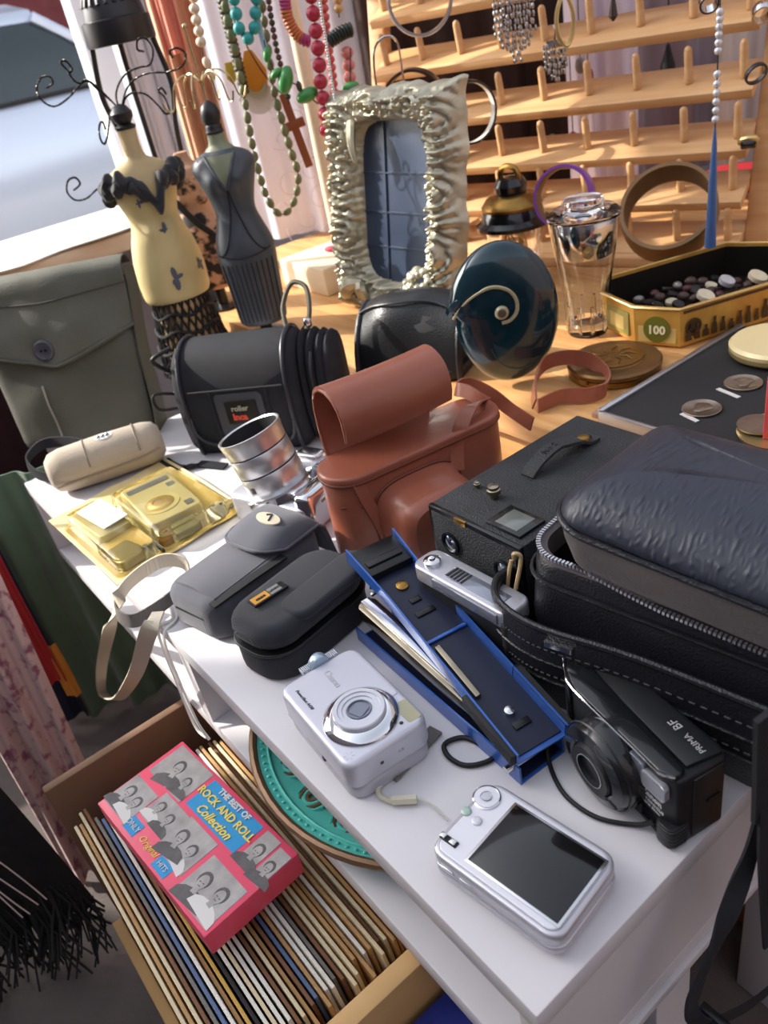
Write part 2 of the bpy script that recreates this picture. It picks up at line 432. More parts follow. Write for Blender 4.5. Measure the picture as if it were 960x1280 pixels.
sleeves = [('cream', '#d8c8a4'), ('brown', '#7b5538'), ('black', '#1f1c1c'), ('white', '#e6e2d6'), ('tan', '#b48d5c'), ('grey', '#77736f'), ('blue', '#5a6f92'), ('red', '#9a4a34'), ('ochre', '#c9a34c')]
smat = {n: mat('sleeve_' + n, c, .65, var=(c, 20, .1)) for n, c in sleeves}
random.seed(11)
b = new(); box(b, -.155, .155, -.0016, .0016, 0, .312, .0006)
rec_me = {n: mesh(b.copy(), smat[n], 'record_sleeve') for n, c in sleeves}
pool = ['cream', 'tan', 'cream', 'white', 'brown', 'tan', 'cream', 'black', 'white', 'grey', 'ochre', 'cream', 'tan', 'red', 'white', 'blue', 'brown', 'cream']
order = ['cream', 'tan', 'cream', 'brown', 'grey', 'blue', 'white', 'tan', 'ochre', 'black'] + [random.choice(pool) for _ in range(46)]
ORD = ['first', 'second', 'third', 'fourth', 'fifth', 'sixth', 'seventh', 'eighth', 'ninth', 'tenth', 'eleventh', 'twelfth', 'thirteenth', 'fourteenth', 'fifteenth', 'sixteenth', 'seventeenth', 'eighteenth', 'nineteenth', 'twentieth']
seen = {}
for i, n in enumerate(order):
    y = -.150 + .0050 * i
    o = obj('record_sleeve', rec_me[n]); k = seen[n] = seen.get(n, -1) + 1
    tilt = R(3.0)
    dz = (.006 if i < 6 else random.choice((0, .003, .002, .008, .005, 0)))
    o.location = (-.335 + (-.013 if i < 7 else .0) + random.uniform(-.016, .016), y + .010, .0355 + dz); o.rotation_euler = (tilt, 0, random.uniform(-.002, .002))
    tag(o, ORD[min(k, 19)] + ' ' + n + ' record sleeve counted from the front of the crate', 'record', n + ' record sleeves')

M_pink = mat('pink_card', '#ec5673', .4, var=('#e54a69', 8, .1)); M_vblue = mat('cover_blue', '#2494cf', .45); M_vyel = mat('cover_yellow', '#e9d469', .5)
M_photo = mat('photo_grey', '#bdb8b6', .5, var=('#8a8583', 60, .1)); M_photod = mat('photo_dark', '#4a4748', .5, var=('#6a6667', 90, .1)); M_photol = mat('photo_light', '#d8d4d1', .5)
vh = thing('tape_box', 'pink boxed music tape with grey portraits lying on the records', 'box', (-.368, -.072, .3735), R(4.5))
b = new(); box(b, -.1, .1, -.049, .049, 0, .026, .0015); obj('sleeve', b, M_pink, vh)
Z = .0261
def panel(x0, x1, y0, y1, m, name='print', dz=.0):
    b = new(); box(b, x0, x1, y0, y1, Z - .0006 + dz, Z + .0003 + dz); return obj(name, b, m, vh)
BZ = [0]
def bust(cx, cy, s, a, dark=True):
    """printed half-length figure: generic shoulders, neck, hair and face as flat print"""
    BZ[0] += 1; M = T(cx, cy, .00005 * (BZ[0] % 8)) @ RZ(a)
    def pol(pts, dz, m):
        b = new(); prism(b, [(x * s, y * s) for x, y in pts], Z + .0002, Z + .0003 + dz, M=M); obj('print', b, m, vh)
    def el(rx, ry, y0, k=14): return [(rx * cos(2*pi*i/k), y0 + ry * sin(2*pi*i/k)) for i in range(k)]
    pol([(-.9, -1), (.9, -1), (.82, -.62), (.5, -.42), (.16, -.34), (-.16, -.34), (-.5, -.42), (-.82, -.62)], .0001, M_photod if dark else M_photol)
    pol([(-.15, -.5), (.15, -.5), (.13, -.1), (-.13, -.1)], .0002, M_photo)
    pol(el(.33, .36, .14), .0003, M_photod); pol(el(.25, .33, .02), .0004, M_photo)
    pol([(-.14, -.02), (-.04, -.02), (-.04, .02), (-.14, .02)], .0005, M_photod); pol([(.04, -.02), (.14, -.02), (.14, .02), (.04, .02)], .0005, M_photod); pol([(-.08, -.17), (.08, -.17), (.08, -.14), (-.08, -.14)], .0005, M_photod)
# long axis runs along local x; cover is read with its top towards +y
panel(-.094, -.034, .006, .046, M_photo); bust(-.07, .026, .021, .25); bust(-.048, .022, .015, .1)
panel(-.098, -.056, -.042, -.004, M_photo); bust(-.085, -.022, .019, 0); bust(-.068, -.024, .017, -.1, False)
panel(-.054, -.010, -.026, .004, M_photo); bust(-.043, -.010, .015, 0, False); bust(-.024, -.012, .015, 0)
panel(-.010, .036, -.034, .006, M_photo); bust(.003, -.014, .020, .2); bust(.022, -.016, .018, -.2, False)
panel(.042, .095, -.045, -.002, M_photo); bust(.057, -.024, .022, .1); bust(.080, -.022, .021, -.1, False)
panel(.060, .080, .010, .045, M_photo); bust(.070, .025, .018, 0)
panel(.083, .099, .006, .042, M_photo); bust(.091, .022, .016, .1)
panel(-.028, .054, .010, .044, M_vblue)
for s, x, y, sz, m, sh in (('THE BEST OF', .012, .040, .0085, M_photol, 0), ('ROCK AND ROLL', .013, .029, .0112, M_vyel, 0), ('Collection', .012, .0165, .0125, M_vyel, .3)):
    text('lettering', s, sz, m, vh, T(x, y, Z + .0009), .0003, shear=sh, bold=.0003)
panel(-.056, -.036, -.044, -.030, M_vblue); panel(.004, .026, -.046, -.034, M_vblue)
text('lettering', 'ONLY', .008, M_photol, vh, T(-.046, -.037, Z + .0009)); text('lettering', 'Original', .0095, M_vyel, vh, T(-.014, -.038, Z + .0005), shear=.3); text('lettering', 'HITS', .007, M_photol, vh, T(.015, -.040, Z + .0009))

# turquoise plate on the lower shelf
M_turq = mat('turquoise_glaze', '#63c9bd', .35, coat=.3, var=('#4db4a9', 30, .1)); M_bronze = mat('bronze_rim', '#8d6f55', .4, .5, var=('#6f5642', 40, .1))
pl = thing('turquoise_plate', 'round turquoise plate with bronze rim and raised scrolls on the lower shelf', 'plate', (-.287, .158, .4165), 0)
PR = .176
b = new(); lathe(b, [(.001, .004), (.10, .004), (.14, .012), (PR - .008, .022), (PR - .008, .018), (.13, .006), (.1, 0), (.001, 0)], 64); obj('dish', b, M_turq, pl)
b = new(); tube(b, [((PR - .004) * cos(2*pi*i/64), (PR - .004) * sin(2*pi*i/64), .021) for i in range(64)], .0042, 8, True); obj('rim', b, M_bronze, pl)
b = new()
for i in range(120):
    a = 2*pi*i/120; sph(b, ((PR - .0125) * cos(a), (PR - .0125) * sin(a), .0205), .0020, 6, 4)
o = obj('beading', b, M_turq, pl, kind='stuff')
b = new(); tube(b, [((PR - .0175) * cos(2*pi*i/64), (PR - .0175) * sin(2*pi*i/64), .0195) for i in range(64)], .0016, 6, True); obj('ridge', b, M_turq, pl)
for i in range(20):
    a = 2*pi*i/20; r0 = PR - .036; c = Vector((r0 * cos(a), r0 * sin(a), .0140))
    for rr, m in ((.0150, M_turq), (.0112, M_bronze), (.0078, M_turq), (.0045, M_bronze)):
        b = new(); tube(b, [c + Vector((rr * cos(t), rr * sin(t) * 1.0, 0)) for t in [2*pi*k/14 for k in range(14)]], .0018, 5, True); obj('scroll', b, m, pl)

# white cords hanging over the front edge, blue and yellow carton beside the crate
b = new()
tube(b, [P(203, 742, .522), P(216, 772, .522), Vector((-.50, -.004, .515)), Vector((-.497, -.008, .45)), Vector((-.48, -.012, .40)), Vector((-.46, -.010, .395))], .0016, 6, sm=6)
tube(b, [P(214, 735, .522), P(222, 770, .522), Vector((-.487, -.004, .515)), Vector((-.483, -.008, .46)), Vector((-.462, -.012, .42)), Vector((-.45, -.010, .40))], .0016, 6, sm=6)
single('white_string', b, mat('cord_white', '#dcd9d4', .5), 'thin doubled white string hanging over the front edge of the shelf unit', 'string')
q = P(545, 1262, .3)
by = thing('printed_carton', 'blue and yellow printed carton standing right of the record crate', 'carton', (-.072, -.02, 0), 0)
b = new(); box(b, -.058, .058, -.06, .10, 0, .335, .002); obj('body', b, mat('carton_blue', '#27358c', .5), by)
b = new(); box(b, .0, .02, -.0605, .1005, .2, .3355, .0); obj('stripe', b, mat('carton_yellow', '#dcc22f', .5), by)

# ------------------------------------------------------------------ cloths hanging at the left end of the unit
def sheet(name, label, m, a0, a1, z0, z1, amp, nf, ph, grp=None, cat='cloth', th=.002, sway=0., hem=0., nu=60, nv=26, a0b=None, a1b=None):
    """cloth hung in folds between plan points a0 and a1 (a0b, a1b at the hem)"""
    a0, a1 = Vector(a0).to_3d(), Vector(a1).to_3d(); c0, c1 = Vector(a0b or a0.to_2d()).to_3d(), Vector(a1b or a1.to_2d()).to_3d()
    def f(u, v):
        p = (a0.lerp(a1, u)).lerp(c0.lerp(c1, u), 1 - v); d = (a1 - a0).normalized(); nn = Vector((-d.y, d.x, 0))
        w = amp * (1.15 - .5 * v) * (sin(2*pi*nf*u + ph + .8*sin(3*v)) + .45 * sin(2*pi*nf*2.3*u + 1.7*ph))
        return Vector((p.x, p.y, z0 + hem * sin(7*u + ph) + (z1 - z0) * v)) + nn * w + d * sway * sin(2*v + ph)
    b = new(); grid(b, f, nu, nv, th); return single(name, b, m, label, cat, ang=80)
M_green = mat('green_cloth', '#5d7660', .9, var=('#4f6752', 20, .1), sheen=.3)
M_floral = mat('pink_floral_cloth', '#c4a09a', .9, var=('#86485c', 62, .8, None, .58), sheen=.2)
M_dred = mat('maroon_cloth', '#3d1c22', .9); M_navy = mat('navy_cloth', '#20243a', .9); M_redc = mat('red_cloth', '#a52b30', .9); M_oran = mat('orange_cloth', '#c98534', .9)
sheet('green_cloth', 'long plain green cloth hanging in folds beside the white unit', M_green, (-1.10, -.10), (-.985, .13), 0.02, .505, .012, 3, .4)
sheet('maroon_cloth', 'dark maroon cloth hanging behind the green cloth', M_dred, (-.978, .145), (-.972, .42), 0.02, .50, .008, 3, 1.)
sheet('floral_cloth', 'pale pink cloth with plum flowers hanging left of the green cloth', M_floral, (-.93, -.185), (-.90, -.075), 0.012, .62, .010, 2.5, 2., a0b=(-.77, -.205), a1b=(-.72, -.125))
sheet('burgundy_cloth', 'dark burgundy cloth hanging behind the left edge of the khaki pouch', mat('burgundy_cloth', '#35181f', .9), (-1.24, -.16), (-1.16, .08), .02, .60, .012, 2.5, .9)
sheet('navy_cloth', 'navy cloth with dull sheen hanging between the green and floral cloths', M_navy, (-1.12, -.18), (-1.06, -.06), 0.03, .60, .008, 2.5, .2)
sheet('red_cloth', 'narrow bright red cloth between the floral and green cloths', M_redc, (-1.01, -.115), (-.99, -.07), .17, .45, .006, 1.5, .5)
sheet('orange_cloth', 'thin orange cloth tip below the narrow red cloth', M_oran, (-1.0, -.08), (-.99, -.06), .13, .24, .003, 1., .5)
# black shawl with fringe
M_blackcl = mat('black_lace', '#131215', .9, var=('#1c1a1e', 60, .2))
q0, q1 = P(-110, 1215, .09), P(120, 1128, .09)
sh = thing('black_shawl', 'black openwork shawl with a long fringe reaching the grey floor', 'shawl', (q1.x, q1.y, 0))
def f(u, v):
    p = q0.lerp(q1, u); d = (q1 - q0).normalized(); nn = Vector((-d.y, d.x, 0)); z = .085 + .50 * v + .012 * sin(9*u)
    return Vector((p.x - q1.x, p.y - q1.y, z)) + nn * (.012 * sin(13*u + 2*v) + .006 * sin(31*u)) * (1.2 - v) - d * .05 * v
b = new(); grid(b, f, 48, 22, .003); obj('cloth', b, M_blackcl, sh, ang=80)
b = new(); random.seed(3)
for i in range(240):
    u = random.random(); p = f(u, random.random() * .12); L = random.uniform(.05, .10); a = random.uniform(-.6, .6)
    m1 = p + Vector((a * .02, random.uniform(-.01, .01), -L * .5)); m2 = p + Vector((a * .05 + .01, random.uniform(-.03, .015), -L)); m2.z = max(m2.z, .003); m1.z = max(m1.z, .004)
    tube(b, [p, m1, m2], .0017, 4)
obj('fringe', b, M_cord, sh, kind='stuff')
M_beige = mat('openwork_white', '#d9c9c6', .8)
for k in range(4):
    b = new(); u0 = .70 + .045 * k
    pts = [f(min(u0 + .05 * j / 4, 1), .30 - .05 * j) + Vector((.006, -.012, .0)) for j in range(5)]
    ribbon(b, pts, (1, .3, 0), [.002, .005, .007, .005, .002], .0015, 4); obj('openwork', b, M_beige, sh)
b = new()
for k in range(26):
    p = f(.48 + .018 * (k % 9), .46 - .035 * (k // 9) - .006 * (k % 9)) + Vector((.006, -.012, 0)); sph(b, p, (.0035, .0035, .0045), 6, 4)
obj('openwork', b, M_beige, sh, kind='stuff')
b = new(); grid(b, lambda u, v: Vector((-.95 + .12*u + .01*sin(9*v), -.42 + .02*sin(8*u), .02 + .22*v)), 20, 10, .003)
single('blue_bag', b, mat('blue_print', '#32407e', .8, var=('#b0503c', 18, .7)), 'blue and red printed cloth on the floor at the far left', 'cloth')
# ------------------------------------------------------------------ silver compact with dark screen (nearest thing)
M_chrome = mat('chrome', '#d9dade', .08, 1.); M_bezel = mat('bezel_silver', '#d2d2da', .34, .25); M_btn = mat('button_silver', '#b9bac2', .3, .4)
M_rubberdk = mat('dark_rubber', '#232326', .7)
g = thing('silver_screen_camera', 'silver compact camera lying face down showing its dark screen and round dial', 'camera', (-.062, .0565, .52), R(7))
b = new(); rbox(b, .092, .060, 0, .006, .010, .002); obj('lens_plate', b, M_chrome, g)
b = new(); rbox(b, .099, .068, .0055, .0125, .011, .0022); obj('front_shell', b, M_silver, g)
b = new(); rbox(b, .097, .066, .012, .014, .011); obj('seam_band', b, M_steel, g)
b = new(); rbox(b, .0985, .0675, .0135, .0245, .011, .003); obj('rear_shell', b, M_silver, g)
b = new(); rbox(b, .092, .0605, .0243, .0258, .008, .0012); obj('rear_plate', b, M_bezel, g)
b = new(); box(b, -.0245, .0455, -.0262, .0268, .0255, .0266, .0005); s = obj('screen_frame', b, M_steel, g)
b = new(); box(b, -.0225, .0435, -.0245, .0252, .0262, .0270, .0004); obj('screen', b, M_glassblack, s)
b = new(); M = T(-.0415, .0185, .0258); lathe(b, [(.0096, -.001), (.0096, .0008), (.0088, .0012), (.0088, .0003), (.001, .0003)], 28, M); d = obj('dial', b, M_chrome, g)
b = new(); lathe(b, [(.0085, .0), (.0083, .0011), (.0045, .0013), (.0043, .0004), (.001, .0004)], 28, M); obj('dial_ring', b, M_bezel, d)
b = new(); lathe(b, [(.0034, .0), (.0032, .0018), (.001, .002)], 20, M); obj('dial_button', b, M_btn, d)
for x, y, c in ((-.0455, .002, '#9fb7ae'), (-.0355, .0005, '#c9cad0')):
    b = new(); lathe(b, [(.0034, -.001), (.0034, .0008), (.0026, .0014), (.001, .0015)], 18, T(x, y, .0258)); obj('button', b, mat('button_tint_' + c[1:], c, .35, .2), g)
b = new(); box(b, -.0475, -.0340, -.0235, -.0188, .0254, .0268, .0006, M=T(0, 0, 0)); sw = obj('mode_slot', b, M_rubberdk, g)
for x in (-.0455, -.0375): b = new(); box(b, x - .0022, x + .0022, -.0230, -.0193, .0264, .0282, .0007); obj('mode_slider', b, M_steel, sw)
b = new(); box(b, -.038, -.028, -.0348, -.0335, .015, .0185, .0006); obj('port_cover', b, M_steel, g)
b = new(); box(b, -.023, -.013, -.0343, -.0333, .0155, .018, .0004); obj('latch', b, M_silver2, g)

# ------------------------------------------------------------------ silver zoom compact lying on its back
M_frost = mat('frosted_silver', '#c6c7d2', .36, .3); M_grey = mat('lens_grey', '#c8cad4', .3, .2); M_lensdk = mat('lens_grey_dark', '#7d8290', .3, .3)
g = thing('silver_zoom_camera', 'silver zoom camera lying on its back with big chrome lens ring upward', 'camera', (-.233, .052, .52), R(-5))
b = new(); rbox(b, .106, .070, 0, .014, .012, .004); obj('rear_shell', b, mat('rear_silver', '#b4b5bd', .4, .2), g)  # rear half in a slightly darker silver
b = new(); rbox(b, .1085, .0725, .0135, .040, .011, .005, seg=6); fs = obj('front_shell', b, M_frost, g)
LC = Vector((.0185, -.0015, .0398))
b = new(); lathe(b, [(.0292, -.002), (.0292, .001), (.0282, .0025), (.0225, .0062), (.0205, .0062), (.0203, .003), (.018, .003)], 48, T(*LC)); lr = obj('lens_ring', b, M_chrome, g)
b = new(); lathe(b, [(.0203, .002), (.0203, .009), (.0195, .0098), (.0165, .0098), (.0160, .0088), (.0132, .0088), (.0128, .0078), (.010, .0078), (.0096, .007), (.001, .007)], 48, T(*LC)); lb = obj('lens_barrel', b, M_grey, g)
b = new(); lathe(b, [(.0093, .0070), (.0093, .0086), (.0085, .0086), (.0083, .0072)], 36, T(*LC)); obj('lens_rim', b, M_lensdk, lb)
b = new(); rbox(b, .0118, .0118, .0072, .0080, .0022, M=T(*LC) @ RZ(R(22))); obj('lens_cover', b, M_lensdk, lb)
b = new(); rbox(b, .0225, .0115, .0385, .0404, .0022, .0004, M=T(.0375, .0275, 0)); fl = obj('flash_window', b, mat('flash_window', '#c9c6a8', .12, .3, bump=('wave', 700, .5)), g)
b = new(); rbox(b, .0075, .0075, .0385, .0407, .0014, .0004, M=T(.0145, .0285, 0)); obj('viewfinder', b, M_frost, g)
b = new(); cyl(b, (.0445, .0175, .0385), (.0445, .0175, .0403), .0016); obj('sensor', b, M_black, g)
for y in (.0205, .0235, .0265): b = new(); cyl(b, (.006 + (y - .02), y, .0395), (.006 + (y - .02), y, .0402), .0005); obj('microphone_hole', b, M_black, g)
b = new(); lathe(b, [(.0165, 0), (.0172, .001), (.0172, .007), (.0165, .008), (.001, .008)], 36, T(-.0555, .004, .030) @ RY(-pi/2) @ T(0, 0, -.003), sq=.62)
dl = obj('mode_dial', b, mat('dial_blue_silver', '#a9bccb', .25, .5), g)
b = new()
for i in range(22):
    t = -.016 + .0325 * i / 21; box(b, -.0612, -.0545, .004 + t - .0004, .004 + t + .0004, .0368, .0398, .0)
obj('dial_ridges', b, M_frost, g, kind='stuff')
b = new(); tube(b, [(-.054, .024, .022), (-.066, .026, .024), (-.068, .012, .026), (-.060, .002, .026)], .0022, 6, sm=5); obj('strap_bar', b, M_silver2, g)
text('lettering', 'Canon', .0082, M_btn, g, T(-.031, .0025, .0402), bold=.0002)
text('lettering', 'PowerShot A430', .0038, M_ink, g, T(-.027, -.0255, .0402), shear=.35)
text('lettering', '4.0', .004, M_btn, g, T(.0545, .008, .027) @ RZ(pi/2) @ RX(pi/2) , .0002)
b = new(); box(b, .0538, .0546, -.010, -.0075, .0258, .0282); obj('mark', b, M_ink, g)
b = new()
for i in range(6): a = i * pi / 3; box(b, .002, .0042, -.0003, .0003, .0398, .0402, M=T(.044, -.0275, 0) @ RZ(a))
obj('mark', b, M_btn, g)
b = new(); box(b, -.045, -.012, -.0366, -.0352, .0165, .0185); obj('side_label', b, M_btn, g)
b = new(); rbox(b, .004, .003, .014, .017, .001, M=T(.012, -.0355, 0)); obj('side_screw', b, M_ink, g)
# lanyard of the silver camera
M_braid = mat('braided_grey', '#8f8b84', .8, bump=('wave', 700, .8)); M_tagp = mat('tag_plastic', '#c9c4ae', .4)
g = thing('wrist_lanyard', 'braided grey wrist lanyard with cream slider beside the silver zoom camera', 'lanyard', (-.161, .05, .52))
o0 = Vector((.161, -.05, -.52))
hold_pts = [P(545, 912, .5225), P(532, 926, .5225), P(515, 945, .5225), P(488, 972, .5225)]
b = new(); ribbon(b, [p + o0 for p in hold_pts], (.7, .7, 0), .012, .002, 5); obj('braid', b, M_braid, g)
b = new(); tube(b, [p + o0 for p in (P(488, 968, .5245), P(474, 983, .5235), P(474, 994, .5225), P(486, 1001, .5225), P(494, 1002, .5235))], .002, 8, sm=5); obj('loop', b, M_tagp, g)
b = new(); cyl(b, P(490, 1001, .5245) + o0, P(521, 999, .5245) + o0, .0036, n=6); obj('slider', b, M_tagp, g)
b = new(); tube(b, [p + o0 for p in (P(520, 999, .524), P(538, 1005, .523), P(552, 1018, .5225), P(560, 1025, .5225))], .0006, 5, sm=4); obj('thread', b, M_tagp, g)

# ------------------------------------------------------------------ black film compact
M_bk = mat('glossy_black', '#15171a', .22, coat=.35); M_bks = mat('satin_black', '#1e1f22', .42, bump=('noise', 900, .05)); M_smoke = mat('smoked_window', '#8a8f9c', .08, .5, coat=.6)
g = thing('black_film_camera', 'black autofocus film camera standing at the right end of the white unit', 'camera', (-.0665, .1685, .52), R(-12))
hw = .064
prof = [(-hw, .020), (-hw + .004, -.006), (-hw + .018, -.014), (-.03, -.019), (.03, -.020), (hw - .012, -.021), (hw - .001, -.017), (hw, -.012), (hw, .020), (hw - .008, .024), (-hw + .008, .024)]
t = new(); prism(t, prof, .0, .0615, .0022, seg=3); bd = obj('body', t, M_bks, g)
b = new(); prism(b, [(-hw + .001, -.005), (-hw + .018, -.0155), (-.03, -.0212), (.03, -.0222), (hw - .012, -.0226), (hw - .002, -.018), (hw - .004, -.008), (-hw + .01, .004)], .0605, .066, .0022, seg=3); obj('front_rim', b, M_bk, g)
b = new(); tube(b, [(-hw + .002, -.006, .0655), (-hw + .018, -.0162, .0660), (-.03, -.0218, .0660), (.03, -.0228, .0660), (hw - .012, -.0232, .0658), (hw - .003, -.0175, .0655)], .0009, 6, sm=3); obj('rim_highlight_strip', b, M_chrome, g)  # chrome tube added to imitate the gleam along the front rim
b = new(); prism(b, [(-hw + .006, .002), (hw - .006, -.006), (hw - .003, .020), (-hw + .008, .022)], .061, .0645, .0015); tp = obj('top_plate', b, M_bks, g)
b = new(); box(b, -.05, hw - .006, -.0045, -.004, .0642, .0648, M=RZ(R(-4))); obj('top_seam', b, M_silver2, tp)
M_top = T(.044, .0105, .0646) @ RZ(pi - R(4))
text('lettering', 'PRIMA', .0060, mat('top_ink', '#a9a9ab', .6), g, M_top @ T(-.0040, 0, 0)); text('lettering', 'BF', .0085, MATS['top_ink'], g, M_top @ T(.0135, 0, .0))
b = new(); lathe(b, [(.006, -.001), (.006, .0015), (.005, .0022), (.001, .0024)], 20, T(-.035, .010, .0645)); obj('shutter_button', b, M_bk, g)
FM = T(0, -.0205, 0) @ RX(pi/2)      # local plane of the front: x, up, out
ML = FM @ T(.008, .0335, 0)
b = new(); lathe(b, [(.0330, -.008), (.0328, .006), (.0318, .012), (.0290, .0165), (.0215, .0185), (.0195, .0175), (.0180, .011), (.010, .010), (.001, .010)], 48, ML); lz = obj('lens_housing', b, M_bk, g)
b = new(); lathe(b, [(.0320, .0118), (.0324, .0122), (.0316, .0132)], 48, ML, cap=False); obj('housing_trim', b, M_darkmetal, lz)
b = new(); lathe(b, [(.0190, .0165), (.0178, .0200), (.0130, .0200), (.0118, .012), (.008, .0105)], 36, ML); obj('lens_ring', b, M_bks, lz)
b = new(); lathe(b, [(.0088, .0108), (.007, .0125), (.004, .0136), (.001, .014)], 28, ML); obj('lens_glass', b, M_smoke, lz)
b = new(); lathe(b, [(.0125, .0198), (.0125, .0203), (.0116, .0203)], 32, ML, cap=False); obj('lens_trim', b, M_silver2, lz)
b = new(); prism(b, [(-.018, -.010), (.014, -.010), (.020, -.004), (.020, .008), (-.012, .009), (-.020, .002)], -.002, .0032, .0012, FM @ T(.020, .0515, 0)); vw = obj('viewfinder_window', b, M_smoke, g)
b = new(); rbox(b, .011, .010, .002, .0026, .002, M=FM @ T(.008, .051, 0)); obj('viewfinder', b, M_glassblack, vw)
b = new(); rbox(b, .012, .012, .0015, .0026, .002, M=FM @ T(.024, .051, 0)); obj('sensor_window', b, mat('pale_window', '#c8ccd8', .1, .3), vw)
b = new(); rbox(b, .021, .0155, -.002, .003, .0045, .001, M=FM @ T(.0485, .0485, .0005)); fl = obj('flash', b, mat('flash_lens', '#c9ccd4', .1, .6, bump=('wave', 600, .4)), g)
text('lettering', 'Canon', .0066, M_whiteink, g, FM @ T(.046, .0345, .0015), bold=.0002); text('lettering', 'AUTOFOCUS', .0036, M_whiteink, g, FM @ T(.046, .0285, .0015)); text('lettering', 'LENS 38mm', .003, M_whiteink, g, FM @ T(.046, .0245, .0015))
for k in range(4): b = new(); box(b, .036, .060, .0075 + .003*k, .0078 + .003*k, -.0002, .0012, M=FM); obj('pinstripe', b, M_darkmetal, g)
b = new(); rbox(b, .014, .016, .002, .0205, .005, .001, M=T(hw - .006, -.016, 0)); gp = obj('grip', b, M_bks, g)
for k in range(5): b = new(); rbox(b, .0155, .0175, .0035 + .0034*k, .0057 + .0034*k, .0055, .0006, M=T(hw - .006, -.016, 0)); obj('grip_rib', b, mat('rib_grey', '#2b2c30', .5) if k == 0 else MATS['rib_grey'], gp)
b = new(); box(b, hw - .002, hw + .0012, -.006, .018, .004, .058, .0008); sd = obj('side_door', b, mat('door_brown_black', '#2d2826', .4), g)
b = new(); rbox(b, .0045, .011, 0, .0012, .002, M=T(hw + .001, .010, .032) @ RY(pi/2)); obj('latch', b, M_black, sd)
b = new(); prism(b, [(-hw + .0, -.004), (-hw + .017, -.017), (-hw + .024, -.0185), (-hw + .024, -.01), (-hw, .01)], .004, .0605, .002); obj('hand_grip', b, M_bk, g)
g2 = [P(683, 905, .545), P(686, 950, .5235), P(700, 985, .5225), P(722, 1008, .5225), P(752, 1024, .5225), P(795, 1031, .5235), P(818, 1027, .535)]
b = new(); tube(b, g2, .0017, 7, sm=6); single('camera_strap', b, M_cord, 'thin black cord strap curving in front of the black film camera', 'strap')

# ------------------------------------------------------------------ blue stapler
M_blue = mat('blue_enamel', '#3565b8', .3, .15, coat=.3, var=('#2c58a6', 40, .2)); M_bluedk = mat('dark_blue_enamel', '#121a33', .45); M_nickel = mat('worn_nickel', '#b3a892', .22, 1., var=('#8f8672', 40, .1))
e0 = Vector((-.112, .123, .52)); e1 = Vector((-.352, .152, .52))
g = thing('blue_stapler', 'opened blue metal stapler with nickel magazine lying between the cameras', 'stapler', M=frame(e0, e1 - e0))
# local x from the hinge (0) to the far end; -y is towards the table front? (frame keeps z up)
hwid = .0215
def channel(b, x0, x1, w0, w1, z0, z1, h0, h1, th=.0016, n=8, up=True):
    rr = []
    for i in range(n + 1):
        f = i / n; x = x0 + (x1-x0)*f; w = w0 + (w1-w0)*f; z = z0 + (z1-z0)*f; h = h0 + (h1-h0)*f
        if up: rr.append([Vector(p) for p in ((x, -w, z), (x, w, z), (x, w, z+h), (x, w-th, z+h), (x, w-th, z+th), (x, -w+th, z+th), (x, -w+th, z+h), (x, -w, z+h))])
        else: rr.append([Vector(p) for p in ((x, -w, z+h), (x, -w, z), (x, -w+th, z), (x, -w+th, z+h-th), (x, w-th, z+h-th), (x, w-th, z), (x, w, z), (x, w, z+h))])
    return loft(b, rr)
b = new(); channel(b, -.002, .213, .0215, .0205, 0.0005, .001, .017, .0145); BR = T(0, -.004, 0) @ RZ(R(3.2)); hold(b, BR); bs = obj('base', b, M_blue, g)
b = new(); box(b, .0, .21, -.0195, .0195, .0018, .004, M=BR); obj('base_floor', b, M_bluedk, bs)
b = new(); prism(b, [(.012, -.008), (.20, -.0095), (.205, -.006), (.205, .006), (.20, .0095), (.012, .008)], 0, .0135, .002, M=BR @ T(0, .007, .010) @ RZ(R(1.2)) @ RY(R(-6.8))); mg = obj('magazine', b, M_nickel, g)
b = new(); box(b, .05, .203, -.0045, .0045, .0132, .0165, .0006, M=BR @ T(0, .007, .010) @ RZ(R(1.2)) @ RY(R(-6.8))); obj('staple_rail', b, M_steel, mg)
b = new(); tube(b, [(.205 + .0, -.006, .034), (.214, -.002, .038), (.216, .004, .036)], .0022, 6); obj('spring', b, M_steel, mg)
AM = T(0, -.004, .0225) @ RZ(R(-2.8)) @ RY(R(-9.6))
b = new(); channel(b, -.004, .175, .0225, .0215, 0, 0, .0125, .0125); channel(b, .175, .243, .0215, .0250, 0, .0, .0125, .0150); hold(b, AM); ar = obj('arm', b, M_blue, g)
b = new(); box(b, .0, .24, -.0195, .0195, .0016, .0030, M=AM); obj('arm_floor', b, M_bluedk, ar)
b = new(); box(b, .205, .241, -.0228, .0228, .0020, .0105, .001, M=AM); cap = obj('end_block', b, M_black, ar)
b = new(); box(b, .214, .222, -.0175, .0175, .0105, .0128, .001, M=AM); obj('bar', b, M_darkmetal, ar)
b = new(); lathe(b, [(.0055, 0), (.0055, .002), (.003, .0032), (.001, .0034)], 18, AM @ T(.186, .001, .003)); obj('rivet', b, M_brass, ar)
b = new(); lathe(b, [(.0042, 0), (.0038, .004), (.001, .005)], 16, AM @ T(.032, .002, .003)); obj('screw', b, M_steel, ar)
for x, w in ((.166, .005), (.15, .009), (.02, .007)): b = new(); box(b, x - .003, x + .003, -w, w, .003, .0046, .0006, M=AM @ T(0, .0, 0)); obj('slot', b, M_black, ar)
b = new(); box(b, .118, .121, -.0195, .0195, .003, .0052, .0005, M=AM); obj('step', b, M_blue, ar)
b = new(); box(b, .055, .112, .0105, .0155, .0034, .0066, .0008, M=AM); obj('plate', b, M_nickel, ar)
